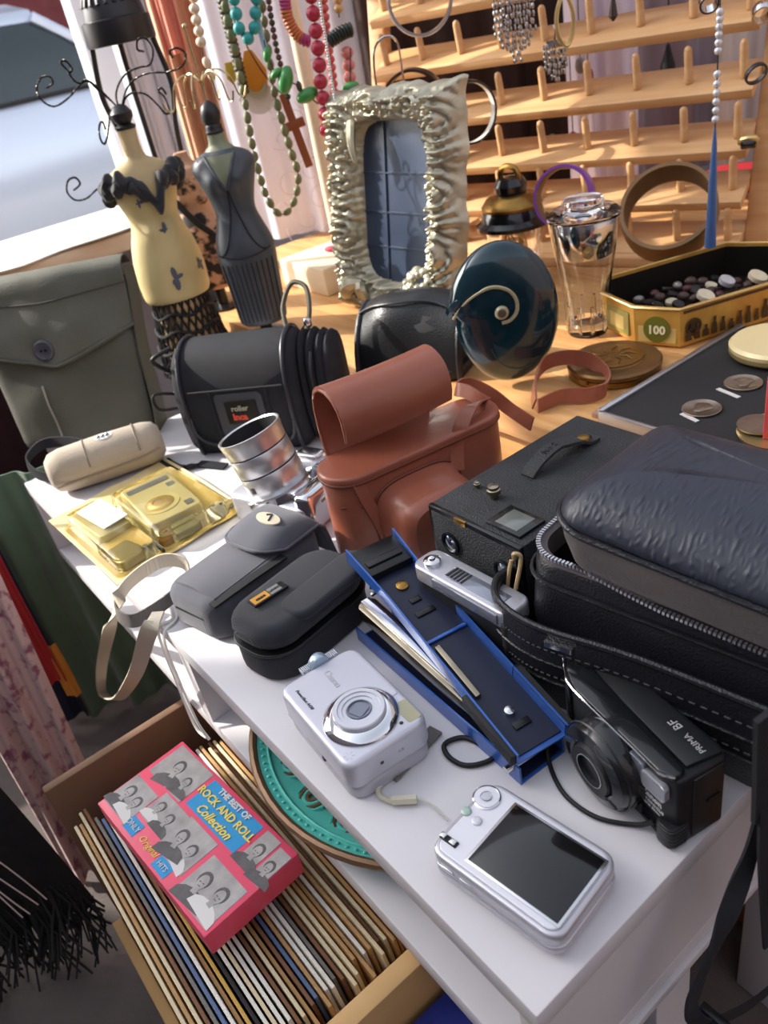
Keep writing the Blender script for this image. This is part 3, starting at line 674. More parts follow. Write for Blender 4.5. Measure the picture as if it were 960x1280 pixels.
for s in (-1, 1):
    b = new(); box(b, -.003, .058, s*.0212, s*.0262, .0005, .0118, .001, M=AM); pad = obj('grip_pad', b, M_rubberdk, ar)
    for k in range(4): b2 = new(); box(b2, -.002, .057, s*.0262 - .0004, s*.0262 + .0005, .0015 + .0027*k, .003 + .0027*k, .0004, M=AM); obj('grip_rib', b2, M_black, pad)
b = new(); cyl(b, (.004, -.024, .015), (.004, .024, .015), .003); obj('hinge_pin', b, M_steel, g)
b = new(); tube(b, [p for p in (P(556, 930, .5225), P(560, 945, .5225), P(578, 956, .5225), P(600, 955, .5225), P(618, 945, .5225), P(600, 930, .5225), P(578, 922, .5225))], .002, 7, True, sm=5)
single('black_ring', b, M_cord, 'black rubber ring lying half under the hinge end of the blue stapler', 'ring')

# ------------------------------------------------------------------ silver rangefinder-like compact standing behind the stapler
g = thing('silver_flat_camera', 'flat silver camera standing behind the blue stapler below the box camera', 'camera', (-.232, .182, .52), R(1))
b = new(); rbox(b, .108, .026, .0, .066, .009, .002); obj('body', b, M_bks, g)
b = new(); rbox(b, .112, .030, .062, .078, .010, .003); tp = obj('top_housing', b, M_silver, g)
b = new(); box(b, -.028, .046, -.0165, -.0145, .0655, .0755, .001); wn = obj('window_strip', b, M_smoke, g)
b = new(); box(b, -.020, .042, -.009, .006, .0775, .0786, .0006); tw = obj('top_panel', b, M_smoke, g)
for k in range(5): b = new(); box(b, -.018 + .004*k, -.016 + .004*k, -.008, .005, .0784, .0790); obj('panel_stripe', b, M_black, tw)
b = new(); lathe(b, [(.0075, 0), (.0075, .004), (.006, .005), (.001, .005)], 22, T(-.040, -.003, .0775)); kd = obj('dial', b, M_steel, g)
b = new(); lathe(b, [(.0035, .0), (.003, .007), (.001, .008)], 16, T(-.040, -.003, .0775)); obj('button', b, M_chrome, kd)
b = new(); rbox(b, .014, .024, .0, .068, .007, .003, M=T(.052, -.004, 0)); obj('grip', b, M_blackmat, g)

# ------------------------------------------------------------------ grey soft pouch and black hard case with a strap
M_greynyl = mat('grey_nylon', '#44454f', .8, bump=('wave', 1000, .3), var=('#4d4e58', 30, .1), sheen=.25); M_greynyl2 = mat('grey_nylon_flap', '#4a4b55', .8, bump=('wave', 1100, .3), sheen=.25)
g = thing('grey_pouch', 'dark grey padded camera pouch with oval badge lying by the package', 'pouch', (-.470, .093, .52), R(102))
L2, W2 = .075, .041
def soft(sx, sy, z0, z1, rv, rh, bul=.0, n=6, taper=0.):
    b = new(); rbox(b, sx, sy, z0, z1, rv, rh, n=n)
    for v in b.verts:
        f = (v.co.z - z0) / (z1 - z0); c = max(0, 1 - (v.co.x / (sx/2))**2) * max(0, 1 - (v.co.y / (sy/2))**2)
        v.co.z += bul * c * f; v.co.x *= 1 - taper * f; v.co.y *= 1 - taper * f
    return b
obj('body', soft(.150, .082, 0, .046, .022, .012, .0), M_greynyl, g)
b = new(); grid(b, lambda u, v: Vector((-.062 + .075*u, -.030 + .060*v, .0465 + .004*sin(pi*v)*(1 - .3*u))), 8, 8, .002); obj('front_panel', b, M_greynyl2, g)
# flap wraps over the far end
def f(u, v):
    y = -.041 + .082 * v; e = 1 - abs(2*v - 1)**4
    x = .0 + .085 * u; z = .050 + .010 * sin(pi * min(u*1.05, 1)) * e + .006 * e
    if u > .8: z -= .05 * ((u - .8) / .2) ** 2
    x += .012 * (1 - e) * (1 - u) * 2
    return Vector((x, y, z))
b = new(); grid(b, f, 16, 14, .004); fp = obj('flap', b, M_greynyl2, g, sub=1, ang=80)
b = new(); tube(b, [f(u, 0) for u in [i/8 for i in range(8, -1, -1)]] + [f(0, v) for v in [i/8 for i in range(1, 9)]] + [f(u, 1) for u in [i/8 for i in range(1, 9)]], .0016, 6); obj('flap_edge', b, M_greynyl, fp)
b = new(); lathe(b, [(.0001, .0006), (.017, .0002), (.0175, -.001)], 28, T(.040, -.004, .0665) @ RZ(R(-95)), sq=.48); bg = obj('badge', b, mat('badge_cream', '#b8b09c', .4), g)
b = new(); tube(b, [(.036, -.009, .0672), (.042, -.006, .0674), (.046, -.004, .0672), (.043, .001, .0674)], .0011, 5); obj('badge_emblem', b, M_ink, bg)
b = new(); ribbon(b, [(-.068, -.033, .044), (-.02, -.0385, .046), (.02, -.040, .044)], (0, 1, 0), .010, .002, 4); obj('side_band', b, M_blackmat, g)
b = new(); tube(b, [(.075*.99*cos(a)*1.0, .041*.99*sin(a), .030) for a in [0]] + [(-.0752, -.02, .028), (-.0752, .02, .028)], .0012, 5); obj('seam', b, M_blackmat, g)
# beige strap
M_strap = mat('beige_webbing', '#d9ceb9', .8, bump=('wave', 500, .3)); M_strapg = mat('grey_webbing', '#77726f', .8, bump=('wave', 500, .3))
st = thing('webbing_strap', 'looped beige and grey webbing strap hanging over the front edge from the grey pouch', 'strap', (-.54, .02, .52))
off = Vector((.54, -.02, -.52))
pts = [P(238, 722, .534), P(228, 703, .548), P(200, 702, .552), P(165, 725, .552), P(146, 752, .548), PY(136, 790, -.022), PY(127, 835, -.028), PY(128, 866, -.03), PY(146, 874, -.034), PY(168, 845, -.034), PY(184, 795, -.030), PY(198, 765, -.014)]
sd = [Vector((.0, .15, 1))] * 5 + [Vector((.75, .55, .25)), Vector((.8, .6, .1)), Vector((.8, .6, .0)), Vector((.8, .6, .0)), Vector((.8, .6, 0)), Vector((.8, .6, .1)), Vector((.6, .6, .3))]
b = new(); ribbon(b, [p + off for p in pts], sd, .0155, .0018, 6); obj('beige_loop', b, M_strap, st, ang=70)
pts = [P(236, 728, .535), P(218, 744, .536), P(190, 765, .536), P(165, 776, .534), P(146, 766, .537), P(150, 740, .545)]
b = new(); ribbon(b, [p + off for p in pts], [Vector((0, .2, 1))] * 6, .0155, .0018, 6); obj('grey_band', b, M_strapg, st, ang=70)

M_eva = mat('ribbed_black_shell', '#272932', .62, bump=('wave', 420, .45, (1, 1, 0)), sheen=.1); M_case = mat('case_dark', '#2a2a2e', .75, bump=('noise', 500, .2))
g = thing('hard_case', 'black ribbed hard camera case with orange and grey woven tab', 'case', (-.3695, .094, .52), R(100))
obj('base_shell', soft(.128, .074, 0, .030, .030, .006), M_case, g)
b = new(); rbox(b, .131, .077, .0295, .0325, .031, .001); zp = obj('zipper', b, M_black, g)
b = new(); rbox(b, .1315, .0775, .0306, .0314, .031, .0003); obj('zipper_teeth', b, M_darkmetal, zp)
obj('lid_shell', soft(.128, .074, .032, .056, .030, .012, .003), M_eva, g)
b = new(); rbox(b, .10, .036, .050, .0605, .016, .005, M=T(.02, -.022, -.0015)); 
obj('raised_panel', b, M_eva, g)
tb = T(-.022, .010, .0595) @ RZ(R(-8))
b = new(); box(b, -.018, .018, -.0065, .0065, -.001, .0012, .0006, M=tb); tg = obj('tab', b, M_black, g)
b = new(); box(b, -.0165, -.0, -.0050, .0050, .001, .0016, M=tb); obj('tab_patch', b, mat('tab_orange', '#d59a3c', .6), tg)
b = new(); box(b, .001, .0125, -.0050, .0050, .001, .0016, M=tb); obj('tab_patch', b, mat('tab_grey', '#8c8b86', .6), tg)
text('lettering', 'case', .0058, M_black, g, tb @ T(-.0082, -.0004, .0018), bold=.0002); text('lettering', 'LOGIC', .0036, M_black, g, tb @ T(.0068, -.0003, .0018), bold=.0001)
b = new(); tube(b, [(.055, -.036, .031), (.060, -.042, .029), (.066, -.041, .028)], .0022, 6); obj('zip_puller', b, M_darkmetal, g)
b = new(); sph(b, (.068, -.041, .028), .004, 10, 6); obj('zip_knob', b, M_black, g)
# ------------------------------------------------------------------ box camera
M_lth = mat('worn_leatherette', '#26282a', .62, bump=('voronoi', 700, .5), var=('#35373a', 25, .3)); M_lth2 = mat('leatherette_edge', '#1d1e20', .55)
g = thing('box_camera', 'old black box camera with leather handle and twin round viewfinders', 'camera', (-.253, .306, .52), R(0))
X0, X1, Y0, Y1, ZT = -.054, .054, -.097, .100, .107
b = new(); box(b, X0, X1, Y0 + .004, Y1, .001, ZT, .0015); bd = obj('body', b, M_lth, g)
b = new(); box(b, X0 - .0005, X1 + .0005, Y0, Y0 + .006, 0, ZT + .0005, .002); fr = obj('front_plate', b, M_bk, g)
FB = T(0, Y0, 0) @ RX(pi/2)
b = new(); box(b, X0 + .004, X1 - .004, .004, ZT - .004, -.001, .0006, .0005, M=FB); obj('front_leatherette', b, M_lth, fr)
for x, nm in ((-.028, 'left'), (.036, 'right')):
    b = new(); lathe(b, [(.0105, 0), (.0105, .003), (.0085, .003), (.008, .001)], 28, FB @ T(x, .078, 0)); r_ = obj('finder_ring', b, M_bk, g)
    b = new(); lathe(b, [(.008, .0012), (.005, .0026), (.001, .003)], 24, FB @ T(x, .078, 0)); obj('finder_lens', b, M_steel if nm == 'left' else M_smoke, r_)
b = new(); lathe(b, [(.0200, 0), (.0200, .0045), (.0185, .006), (.0155, .006), (.0145, .001), (.001, -.001)], 36, FB @ T(.006, .046, 0)); r_ = obj('lens_mount', b, M_lth2, g)
b = new(); lathe(b, [(.0172, .006), (.0172, .0072), (.0155, .0072), (.0150, .005)], 36, FB @ T(.006, .046, 0)); obj('lens_ring', b, M_silver2, r_)
b = new(); lathe(b, [(.0140, .0012), (.007, .003), (.001, .0035)], 28, FB @ T(.006, .046, 0)); obj('lens_glass', b, M_glassblack, r_)
b = new(); box(b, -.008, .006, -.0008, .0018, ZT - .005, ZT + .0008, .0005, M=T(-.012, Y0, 0)); obj('front_catch', b, M_brass, g)
b = new(); box(b, .008, .046, Y0 + .010, Y0 + .040, ZT, ZT + .003, .0008); fw = obj('viewing_frame', b, M_bk, g)
b = new(); box(b, .015, .039, Y0 + .014, Y0 + .036, ZT + .0026, ZT + .0034, .0004); obj('viewing_window', b, mat('viewing_glass', '#6f736f', .12, .2, coat=.5), fw)
for (x, y, r, h) in ((-.014, -.055, .0062, .012), (-.038, -.052, .0032, .006)):
    b = new(); lathe(b, [(r*.6, 0), (r*.6, h*.4), (r, h*.45), (r, h*.75), (r*.8, h*.8), (r*.8, h), (.001, h*1.05)], 20, T(x, y, ZT)); obj('winding_knob', b, M_nickel, g)
pts = [(-.014, -.014, ZT + .001), (-.014, .0, ZT + .009), (-.013, .022, ZT + .0145), (-.012, .045, ZT + .010), (-.0115, .06, ZT + .003), (-.011, .072, ZT + .0025)]
b = new(); ribbon(b, pts, (1, 0, 0), [.0145]*14 + [.017]*16 + [.012], .0028, 6); hd = obj('leather_handle', b, M_lth, g, ang=70)
b = new(); lathe(b, [(.0062, 0), (.0055, .0022), (.0025, .003), (.001, .003)], 20, T(-.0115, .058, ZT + .0055)); obj('rivet', b, M_brass, hd)
b = new(); lathe(b, [(.0025, 0), (.0025, .0006), (.001, .0006)], 12, T(-.0115, .066, ZT + .0042)); obj('eyelet', b, M_black, hd)
text('lettering', 'No 2', .008, M_lth2, hd, T(-.014, .004, ZT + .0128) @ RZ(pi/2) @ RX(R(24)) if False else T(-.0135, .016, ZT + .0155) @ RZ(pi/2) @ RY(R(-10)), .0003)
b = new(); tube(b, [(.052, Y0 - .004, .100), (.056, Y0 - .007, .108), (.060, Y0 - .004, .104), (.058, Y0 - .010, .08), (.052, Y0 - .011, .06), (.048, Y0 - .008, .052), (.046, Y0 - .009, .066), (.050, Y0 - .009, .088), (.051, Y0 - .006, .099)], .0017, 7, sm=6)
single('cream_cord_loop', b, mat('cream_cord', '#c9ad83', .75), 'cream cord loop hanging at the front corner of the box camera', 'cord', (-.253, .306, .52))

# ------------------------------------------------------------------ brown leather case with its front folded back, and straps
g = thing('brown_leather_case', 'open tan brown leather camera case with raised back flap and lens bulge', 'case', (-.425, .287, .52), R(82))
Lc, Wc = .205, .062
M_bstitch = mat('brown_edge', '#6e3623', .5)
b = new(); rbox(b, Lc, Wc, 0, .098, .0295, .004); obj('body', b, M_brown, g)
b = new(); rbox(b, Lc + .004, Wc + .004, .094, .1035, .031, .0035); tl = obj('top_lid', b, M_brown, g)
b = new(); rbox(b, Lc + .0055, Wc + .0055, .0935, .0965, .0318, .0012); obj('lid_piping', b, M_bstitch, tl)
# lens bulge toward the viewer (local -y)
b = new(); M = T(-.018, -.028, .041) @ RX(pi/2)
rr = []
for k, (s, z) in enumerate(((1.12, -.012), (1.08, .006), (1.0, .016), (.97, .042), (.92, .052), (.80, .057))):
    rr.append([M @ Vector((.047 * s * math.copysign(abs(cos(a))**.6, cos(a)), .038 * s * math.copysign(abs(sin(a))**.6, sin(a)), z)) for a in [2*pi*i/32 for i in range(32)]])
bu = obj('lens_bulge', loft(b, rr), M_brown, g)
b = new(); tube(b, [M @ Vector((.0475 * 1.1 * math.copysign(abs(cos(a))**.6, cos(a)), .0385 * 1.1 * math.copysign(abs(sin(a))**.6, sin(a)), .004)) for a in [2*pi*i/32 for i in range(32)]], .0016, 6, True); obj('bulge_seam', b, M_bstitch, bu)
b = new(); tube(b, [(-.0985, -.018, .070), (-.075, -.0315, .066), (-.06, -.032, .056)] + [(-.055, -.0325, .02), (-.055, -.032, .004)], .0014, 6, sm=4); obj('front_seam', b, M_bstitch, g)
b = new(); ribbon(b, [(-.08, -.030, .097), (-.076, -.0335, .075), (-.066, -.034, .04), (-.062, -.0345, .003)], (1, 0, 0), .012, .0022, 4); obj('side_strap', b, M_brown, g, ang=70)
b = new(); sph(b, (-.064, -.0360, .03), .004, 10, 6); obj('snap_button', b, M_brass, g)
# folded back front flap
prof = [(.0265, .098), (.033, .122), (.034, .148), (.030, .166), (.020, .177), (.004, .182), (-.013, .177), (-.023, .166), (-.026, .150), (-.023, .136)]
pr = smoothpath([Vector((0, y, z)) for y, z in prof], 4)
def f(u, v):
    k = v * (len(pr) - 1); i = min(int(k), len(pr) - 2); p = pr[i].lerp(pr[i+1], k - i)
    sx = .062 * (1 - .03 * v); return Vector((-.018 + sx * (2*u - 1), p.y + .004 * (2*u-1)**2, p.z))
b = new(); grid(b, f, 10, 24, .0035); fl = obj('back_flap', b, M_brown, g, ang=80)
b = new(); tube(b, [f(1, i/12) for i in range(13)][::-1] + [f(1 - i/10, 0) for i in range(1, 10)], .0016, 6); obj('flap_edge', b, M_bstitch, fl)
b = new(); tube(b, [f(0, i/12) for i in range(13)] + [f(i/10, 1) for i in range(1, 11)], .0016, 6); obj('flap_edge', b, M_brown, fl)
# shoulder strap
st = thing('brown_shoulder_strap', 'tan leather shoulder strap looping from the case onto the wooden table', 'strap', (-.45, .46, .58))
o0 = Vector((.45, -.46, -.58))
pts = [P(590, 598, .60), P(574, 560, .615), P(577, 530, .63), P(590, 508, .638), P(606, 497, .634), P(600, 488, .634), P(580, 481, .632), P(568, 487, .632)]
b = new(); ribbon(b, [p + o0 for p in (P(572, 588, .585), P(571, 560, .606), P(577, 530, .628), P(590, 508, .636), P(607, 500, .632))], [Vector((.2, .8, .3))] * 2 + [Vector((.3, .9, .1))] * 3, .0145, .0022, 6); obj('hanging_band', b, M_brown, st, ang=70)
b = new(); ribbon(b, [p + o0 for p in (P(608, 505, .630), P(585, 490, .636), P(570, 486, .634), P(585, 480, .632), P(612, 492, .622), P(638, 512, .605), P(665, 530, .600))], [Vector((.15, .35, 1))] * 7, .0150, .0022, 6); obj('folded_band', b, M_brown, st, ang=70)
b = new(); ribbon(b, [p + o0 for p in (P(668, 505, .590), P(668, 480, .602), P(680, 456, .612), P(705, 447, .612), P(735, 450, .607), P(757, 468, .598), P(757, 486, .5915), P(735, 494, .590), P(700, 496, .590), P(672, 508, .590))], [Vector((.1, .3, 1))] * 10, .0175, .0022, 6); obj('table_loop', b, M_brown, st, ang=70)

# ------------------------------------------------------------------ big black leather bag
BM = T(-.180, .187, .52) @ RZ(R(8))
g = thing('black_leather_bag', 'large open black leather camera bag with zip and puffed lid', 'bag', M=BM)
BLx, BLy = .285, .135
M_bagin = mat('bag_lining', '#121214', .9); M_bagside = mat('worn_bag_side', '#6a6464', .7, var=('#5a5455', 30, .1), bump=('noise', 400, .3)); M_zip = mat('zip_teeth', '#cfcfd2', .25, 1.)
def rr_ring(x0, x1, y0, y1, r, z, n=8, zf=None):
    out = []; 
    for k, (cx, cy) in enumerate(((x1 - r, y1 - r), (x0 + r, y1 - r), (x0 + r, y0 + r), (x1 - r, y0 + r))):
        for i in range(n + 1):
            a = pi/2 * (k + i / n); x, y = cx + r * cos(a), cy + r * sin(a); out.append(Vector((x, y, z + (zf(x, y) if zf else 0))))
    return out
b = new(); loft(b, [rr_ring(.004, BLx - .004, .004, BLy - .004, .026, 0), rr_ring(0, BLx, 0, BLy, .03, .012), rr_ring(-.001, BLx, -.002, BLy, .03, .07), rr_ring(.003, BLx - .003, .002, BLy, .03, .118), rr_ring(.008, BLx - .006, .006, BLy, .028, .124), rr_ring(.010, BLx - .008, .008, BLy - .004, .026, .118), rr_ring(.012, BLx - .010, .012, BLy - .006, .024, .02)]); body = obj('body', b, M_leather, g)
b = new(); tube(b, rr_ring(.0, BLx, -.001, BLy, .03, .108), .0016, 6, True); obj('body_piping', b, M_leather, body)
b = new(); loft(b, [rr_ring(.004, BLx - .003, .003, BLy - .001, .028, .110), rr_ring(.0065, BLx - .0055, .0055, BLy - .001, .027, .128), rr_ring(.0105, BLx - .0095, .0095, BLy - .005, .025, .126), rr_ring(.011, BLx - .0095, .0095, BLy - .005, .025, .108)], cap=False); band = obj('zip_band', b, M_bagside, g)
# lid lifted at its front left corner
def lift(x, y):
    return .016 * max(0, 1 - (x - .03) / .10) ** 1.3 * max(0, 1 - y / .2) - .008 * max(0, (x - .14) / .14)
def lidring(ins, z, r=.030): return rr_ring(.034 + ins, BLx + .030 - ins, -.008 + ins, BLy + .004 - ins, max(r - ins, .006), z, 8, lift)
rings = [lidring(.012, .122), lidring(.006, .124), lidring(.001, .142), lidring(-.001, .156)]
b = new(); loft(b, rings); ls = obj('lid_side', b, M_bagside, g)
rings = [lidring(.0, .155), lidring(-.001, .159), lidring(.002, .165), lidring(.012, .176), lidring(.026, .187), lidring(.042, .194), lidring(.056, .197)]
b = new(); loft(b, rings)
for v in b.verts:
    if v.co.z > .168: v.co.z += .0050 * noise.noise(v.co * 22) + .0025 * noise.noise(v.co * 60)
lid = obj('lid', b, M_leather_soft, g, sub=1, ang=80)
b = new(); tube(b, lidring(-.0012, .1575), .0022, 8, True); obj('lid_piping', b, M_leather, lid)
def teeth(pts, nm, parent):
    pts = smoothpath(pts, 1); L = [0]
    for i in range(1, len(pts)): L.append(L[-1] + (pts[i] - pts[i-1]).length)
    b = new(); n = int(L[-1] / .0030); j = 0
    for k in range(n):
        d = k * .0030
        while L[j+1] < d: j += 1
        p = pts[j].lerp(pts[j+1], (d - L[j]) / (L[j+1] - L[j] + 1e-9)); t = (pts[j+1] - pts[j]).normalized()
        M = frame(p, t); box(b, -.0009, .0009, -.0017, .0017, -.0012, .0012, M=M)
    obj(nm, b, M_zip, parent, kind='stuff')
ring = rr_ring(.0055, BLx - .0045, .0040, BLy - .001, .027, .1290)
front = ring[14:27] + [Vector((x, .0040, .1290)) for x in (.05, .075)]
teeth(front, 'zip_teeth', g)
tl = [Vector((x, -.0050 + .003 * max(0, (.11 - x)/.1), .1255 + lift(x, -.006))) for x in (.066, .08, .1, .12, .15, .18, .21, .24, .27)]
teeth(tl, 'zip_teeth', g)
# front pocket: an outer wall standing open around the front left of the body
def Lb(p): return BM.inverted() @ Vector(p)
path = [(-.193, .33), (-.195, .27), (-.198, .234), (-.2085, .202), (-.204, .185), (-.185, .1715), (-.145, .1690), (-.078, .187), (.0, .200), (.06, .208), (.113, .215)]
pw = smoothpath([Vector((x, y, 0)) for x, y in path], 6)
def f(u, v):
    k = u * (len(pw) - 1); i = min(int(k), len(pw) - 2); p = pw[i].lerp(pw[i+1], k - i); c = Vector((-.08, .29, 0)); d = (p - c).normalized()
    q = p + d * (.004 * sin(pi * v) - .010 * (1 - v) ** 2); return Lb((q.x, q.y, .521 + .084 * v))
b = new(); grid(b, f, 54, 8, .0035); pk = obj('front_pocket', b, M_leather, g, ang=80)
b = new(); tube(b, [f(i/54, 1) + Vector((0, 0, .001)) for i in range(55)], .0028, 8); obj('pocket_rim', b, M_leather, pk)
for v in (.42, .66):
    b = new(); tube(b, [f(i/54, v) + (f(i/54, v) - Lb((-.08, .29, .52 + .084*v))).normalized() * .0006 for i in range(55)], .0013, 6); obj('pocket_seam', b, M_leather, pk)
b = new()
for v in (.50, .80):
    for i in range(108):
        p0, p1 = f(i/108, v), f((i + .55)/108, v); d = (p0 - Lb((-.08, .29, .52 + .084*v))).normalized() * .0006; tube(b, [p0 + d, p1 + d], .0006, 4)
obj('stitching', b, mat('grey_thread', '#46464a', .8), pk, kind='stuff')
b = new(); rbox(b, .022, .003, 0, .0045, .0014, M=frame(f(.63, .86) - (f(.63, .86) - Lb((-.08, .29, .59))).normalized() * -.001, f(.65, .86) - f(.61, .86))); obj('metal_bar', b, M_steel, pk)
b = new(); tube(b, [Lb(P(648, 722, .60)), Lb(P(655, 738, .585)), Lb(P(662, 760, .56)), Lb(P(660, 785, .535))], .0016, 6, sm=5); obj('inner_cord', b, M_cord, g)
# straps hanging over the right end of the unit
st = thing('bag_strap', 'black webbing strap hanging down past the right end of the white unit', 'strap', (.03, .15, .5))
o0 = Vector((-.03, -.15, -.5))
pts = [PX(957, 1000, .034), PX(940, 1060, .033), PX(915, 1130, .032), PX(895, 1180, .032), PX(872, 1232, .032), PX(864, 1262, .034), PX(876, 1278, .036), PX(905, 1272, .038), PX(940, 1254, .038), PX(975, 1225, .038)]
b = new(); ribbon(b, [p + o0 for p in pts], [Vector((.2, .8, .2))] * 2 + [Vector((.5, .3, 0)), Vector((.1, 1, .2)), Vector((0, 1, .4)), Vector((0, 1, .2)), Vector((.4, .4, .8)), Vector((.2, .2, 1)), Vector((.1, .2, 1)), Vector((.1, .2, 1))], .0115, .002, 6); obj('narrow_band', b, M_nylon, st, ang=70)
b = new(); ribbon(b, [p + o0 for p in (PX(974, 880, .045), PX(970, 950, .042), PX(966, 1010, .040))], Vector((.2, 1, 0)), .03, .003, 5); obj('wide_band', b, M_nylon, st, ang=70)
b = new(); ribbon(b, [p + o0 for p in (PX(958, 1005, .040), PX(957, 1080, .042), PX(962, 1180, .042))], Vector((.2, 1, 0)), .011, .002, 5); obj('narrow_band', b, M_nylon, st, ang=70)
b = new(); box(b, -.010, .010, -.003, .003, -.007, .007, .001, M=T(*(PX(893, 1275, .039) + o0))); obj('strap_slider', b, M_black, st)

# ------------------------------------------------------------------ silver camera with a long lens, lying on its back
g = thing('chrome_lens_camera', 'silver camera lying on its back with wide hollow lens barrel pointing up', 'camera', (-.566, .201, .52), R(18))
b = new(); rbox(b, .118, .074, 0, .036, .014, .006); obj('body', b, M_silver, g)
b = new(); rbox(b, .090, .030, .006, .046, .010, .005, M=T(-.005, .048, 0)); tp = obj('top_housing', b, mat('white_silver', '#d6d7dc', .3, .2), g)
b = new(); rbox(b, .034, .022, .030, .052, .006, .004, M=T(.0, .055, 0)); obj('flash_hump', b, M_steel, tp)
b = new(); lathe(b, [(.011, 0), (.011, .010), (.009, .011), (.001, .011)], 20, T(-.036, .064, .026) @ RX(-pi/2)); obj('mode_dial', b, M_steel, tp)
b = new(); box(b, .020, .042, .034, .062, .0455, .0475, .001); obj('finder_window', b, M_smoke, tp)
b = new(); tube(b, [(.040, .062, .046), (.056, .050, .044), (.062, .02, .040), (.060, -.01, .034)], .004, 8, sm=6); obj('grip_trim', b, M_chrome, g)
b = new(); rbox(b, .026, .066, .003, .050, .012, .008, M=T(.050, .0, 0)); obj('hand_grip', b, M_chrome, g)
M_lens = mat('satin_lens_barrel', '#c9cacd', .3, .8)
LA = T(-.004, .0, .030) @ RX(R(3)) @ RY(R(-16))
for r0, r1, z0, z1, m, nm in ((.043, .042, 0, .008, M_chrome, 'lens_flange'), (.0355, .0355, .008, .034, M_lens, 'barrel'), (.0348, .0348, .034, .036, M_darkmetal, 'barrel_groove'), (.0355, .0355, .036, .058, M_lens, 'barrel'), (.0348, .0348, .058, .0598, M_darkmetal, 'barrel_groove')):
    b = new(); lathe(b, [(.001, z0), (r0, z0), (r1, z1), (.001, z1)] if nm != 'barrel' else [(.001, z0), (r0 - .0006, z0), (r0, z0 + .0008), (r1, z1 - .0008), (r1 - .0006, z1), (.001, z1)], 44, LA); obj(nm, b, m, g)
b = new(); lathe(b, [(.0335, .0598), (.0355, .0600), (.0365, .070), (.0378, .078), (.0378, .080), (.0362, .0804), (.0345, .079), (.0320, .062), (.001, .061)], 48, LA); fr = obj('front_barrel', b, M_lens, g)
b = new(); lathe(b, [(.0340, .0792), (.0315, .0630), (.001, .0626)], 40, LA, cap=False); obj('hollow', b, M_blackmat, fr)
b = new(); box(b, -.003, .003, -.0362, -.0352, .018, .026, .0006, M=LA); obj('mark', b, M_ink, g)
b = new(); lathe(b, [(.007, -.006), (.007, .006)], 14, T(.040, -.040, .016) @ RX(pi/2)); kn = obj('tripod_socket', b, M_steel, g)
b = new(); tube(b, [(.050, -.038, .012), (.066, -.046, .010), (.074, -.036, .012), (.066, -.026, .014), (.056, -.034, .012)], .003, 8, True, sm=4); obj('strap_lug', b, M_chrome, g)
b = new(); box(b, .052, .070, -.052, -.036, .001, .012, .003); obj('battery_cap', b, M_chrome, g)

# ------------------------------------------------------------------ yellow tinted blister pack
M_ytint = mat('yellow_film', '#f8efc8', .10, trans=1., ior=1.3); M_ycard = mat('yellow_card', '#ecdcae', .35, coat=.3, var=('#dfc47e', 25, .2)); M_goldcam = mat('gold_camera', '#d3cca6', .28, .3)
g = thing('yellow_blister_pack', 'clear yellow blister pack holding a gold camera and accessories', 'package', (-.712, .082, .52), R(2))
b = new(); grid(b, lambda u, v: Vector((-.105 + .215*u - .012*v, -.090 + .172*v, .0012 + .003*noise.noise(Vector((u*5, v*5, 1))) + .003)), 20, 18, .0012); obj('backing_sheet', b, M_ycard, g, ang=80)
MC = T(.012, .018, 0) @ RZ(R(-5))
b = new(); rbox(b, .112, .064, .004, .021, .006, .002, M=MC); tc = obj('gold_camera', b, M_goldcam, g, label='small gold camera sealed inside the pack')
MC = MC @ T(0, 0, .021)
b = new(); rbox(b, .012, .054, -.001, .0012, .003, M=MC @ T(-.040, 0, 0)); obj('camera_bar', b, M_lensdk, tc)
b = new(); lathe(b, [(.018, 0), (.018, .001), (.014, .0045), (.009, .005), (.007, .003), (.001, .0036)], 32, MC @ T(.016, -.006, 0)); obj('camera_lens', b, M_gold, tc)
b = new(); lathe(b, [(.024, 0), (.024, .0012), (.0215, .0012)], 32, MC @ T(.016, -.006, 0)); obj('lens_surround', b, M_goldcam, tc)
b = new(); rbox(b, .012, .010, 0, .0012, .002, M=MC @ T(.042, .021, 0)); obj('camera_window', b, M_lensdk, tc)
b = new(); rbox(b, .010, .010, 0, .0012, .002, M=MC @ T(-.020, .022, 0)); obj('camera_window', b, M_lensdk, tc)
b = new(); rbox(b, .016, .032, .004, .014, .004, .002, M=T(.084, .012, 0) @ RZ(R(-5))); obj('film_roll', b, mat('film_grey', '#8f8b6c', .3, .4), g)
b = new(); rbox(b, .010, .012, .004, .012, .002, .001, M=T(.082, -.014, 0)); obj('battery', b, M_brass, g)
b = new(); rbox(b, .084, .040, .004, .019, .005, .002, M=T(-.012, -.052, 0) @ RZ(R(3))); obj('accessory_box', b, M_goldcam, g)
b = new(); box(b, -.036, .034, -.0165, .0165, -.0006, .0008, .0003, M=T(-.012, -.047, .0258) @ RZ(R(5)) @ RX(R(2))); obj('price_label', b, M_paper, g, label='blank white paper label on the blister')
b = new(); rbox(b, .034, .030, .004, .017, .006, .003, M=T(.076, -.062, 0) @ RZ(R(12))); obj('accessory', b, mat('accessory_grey', '#a99f77', .25, .5), g)
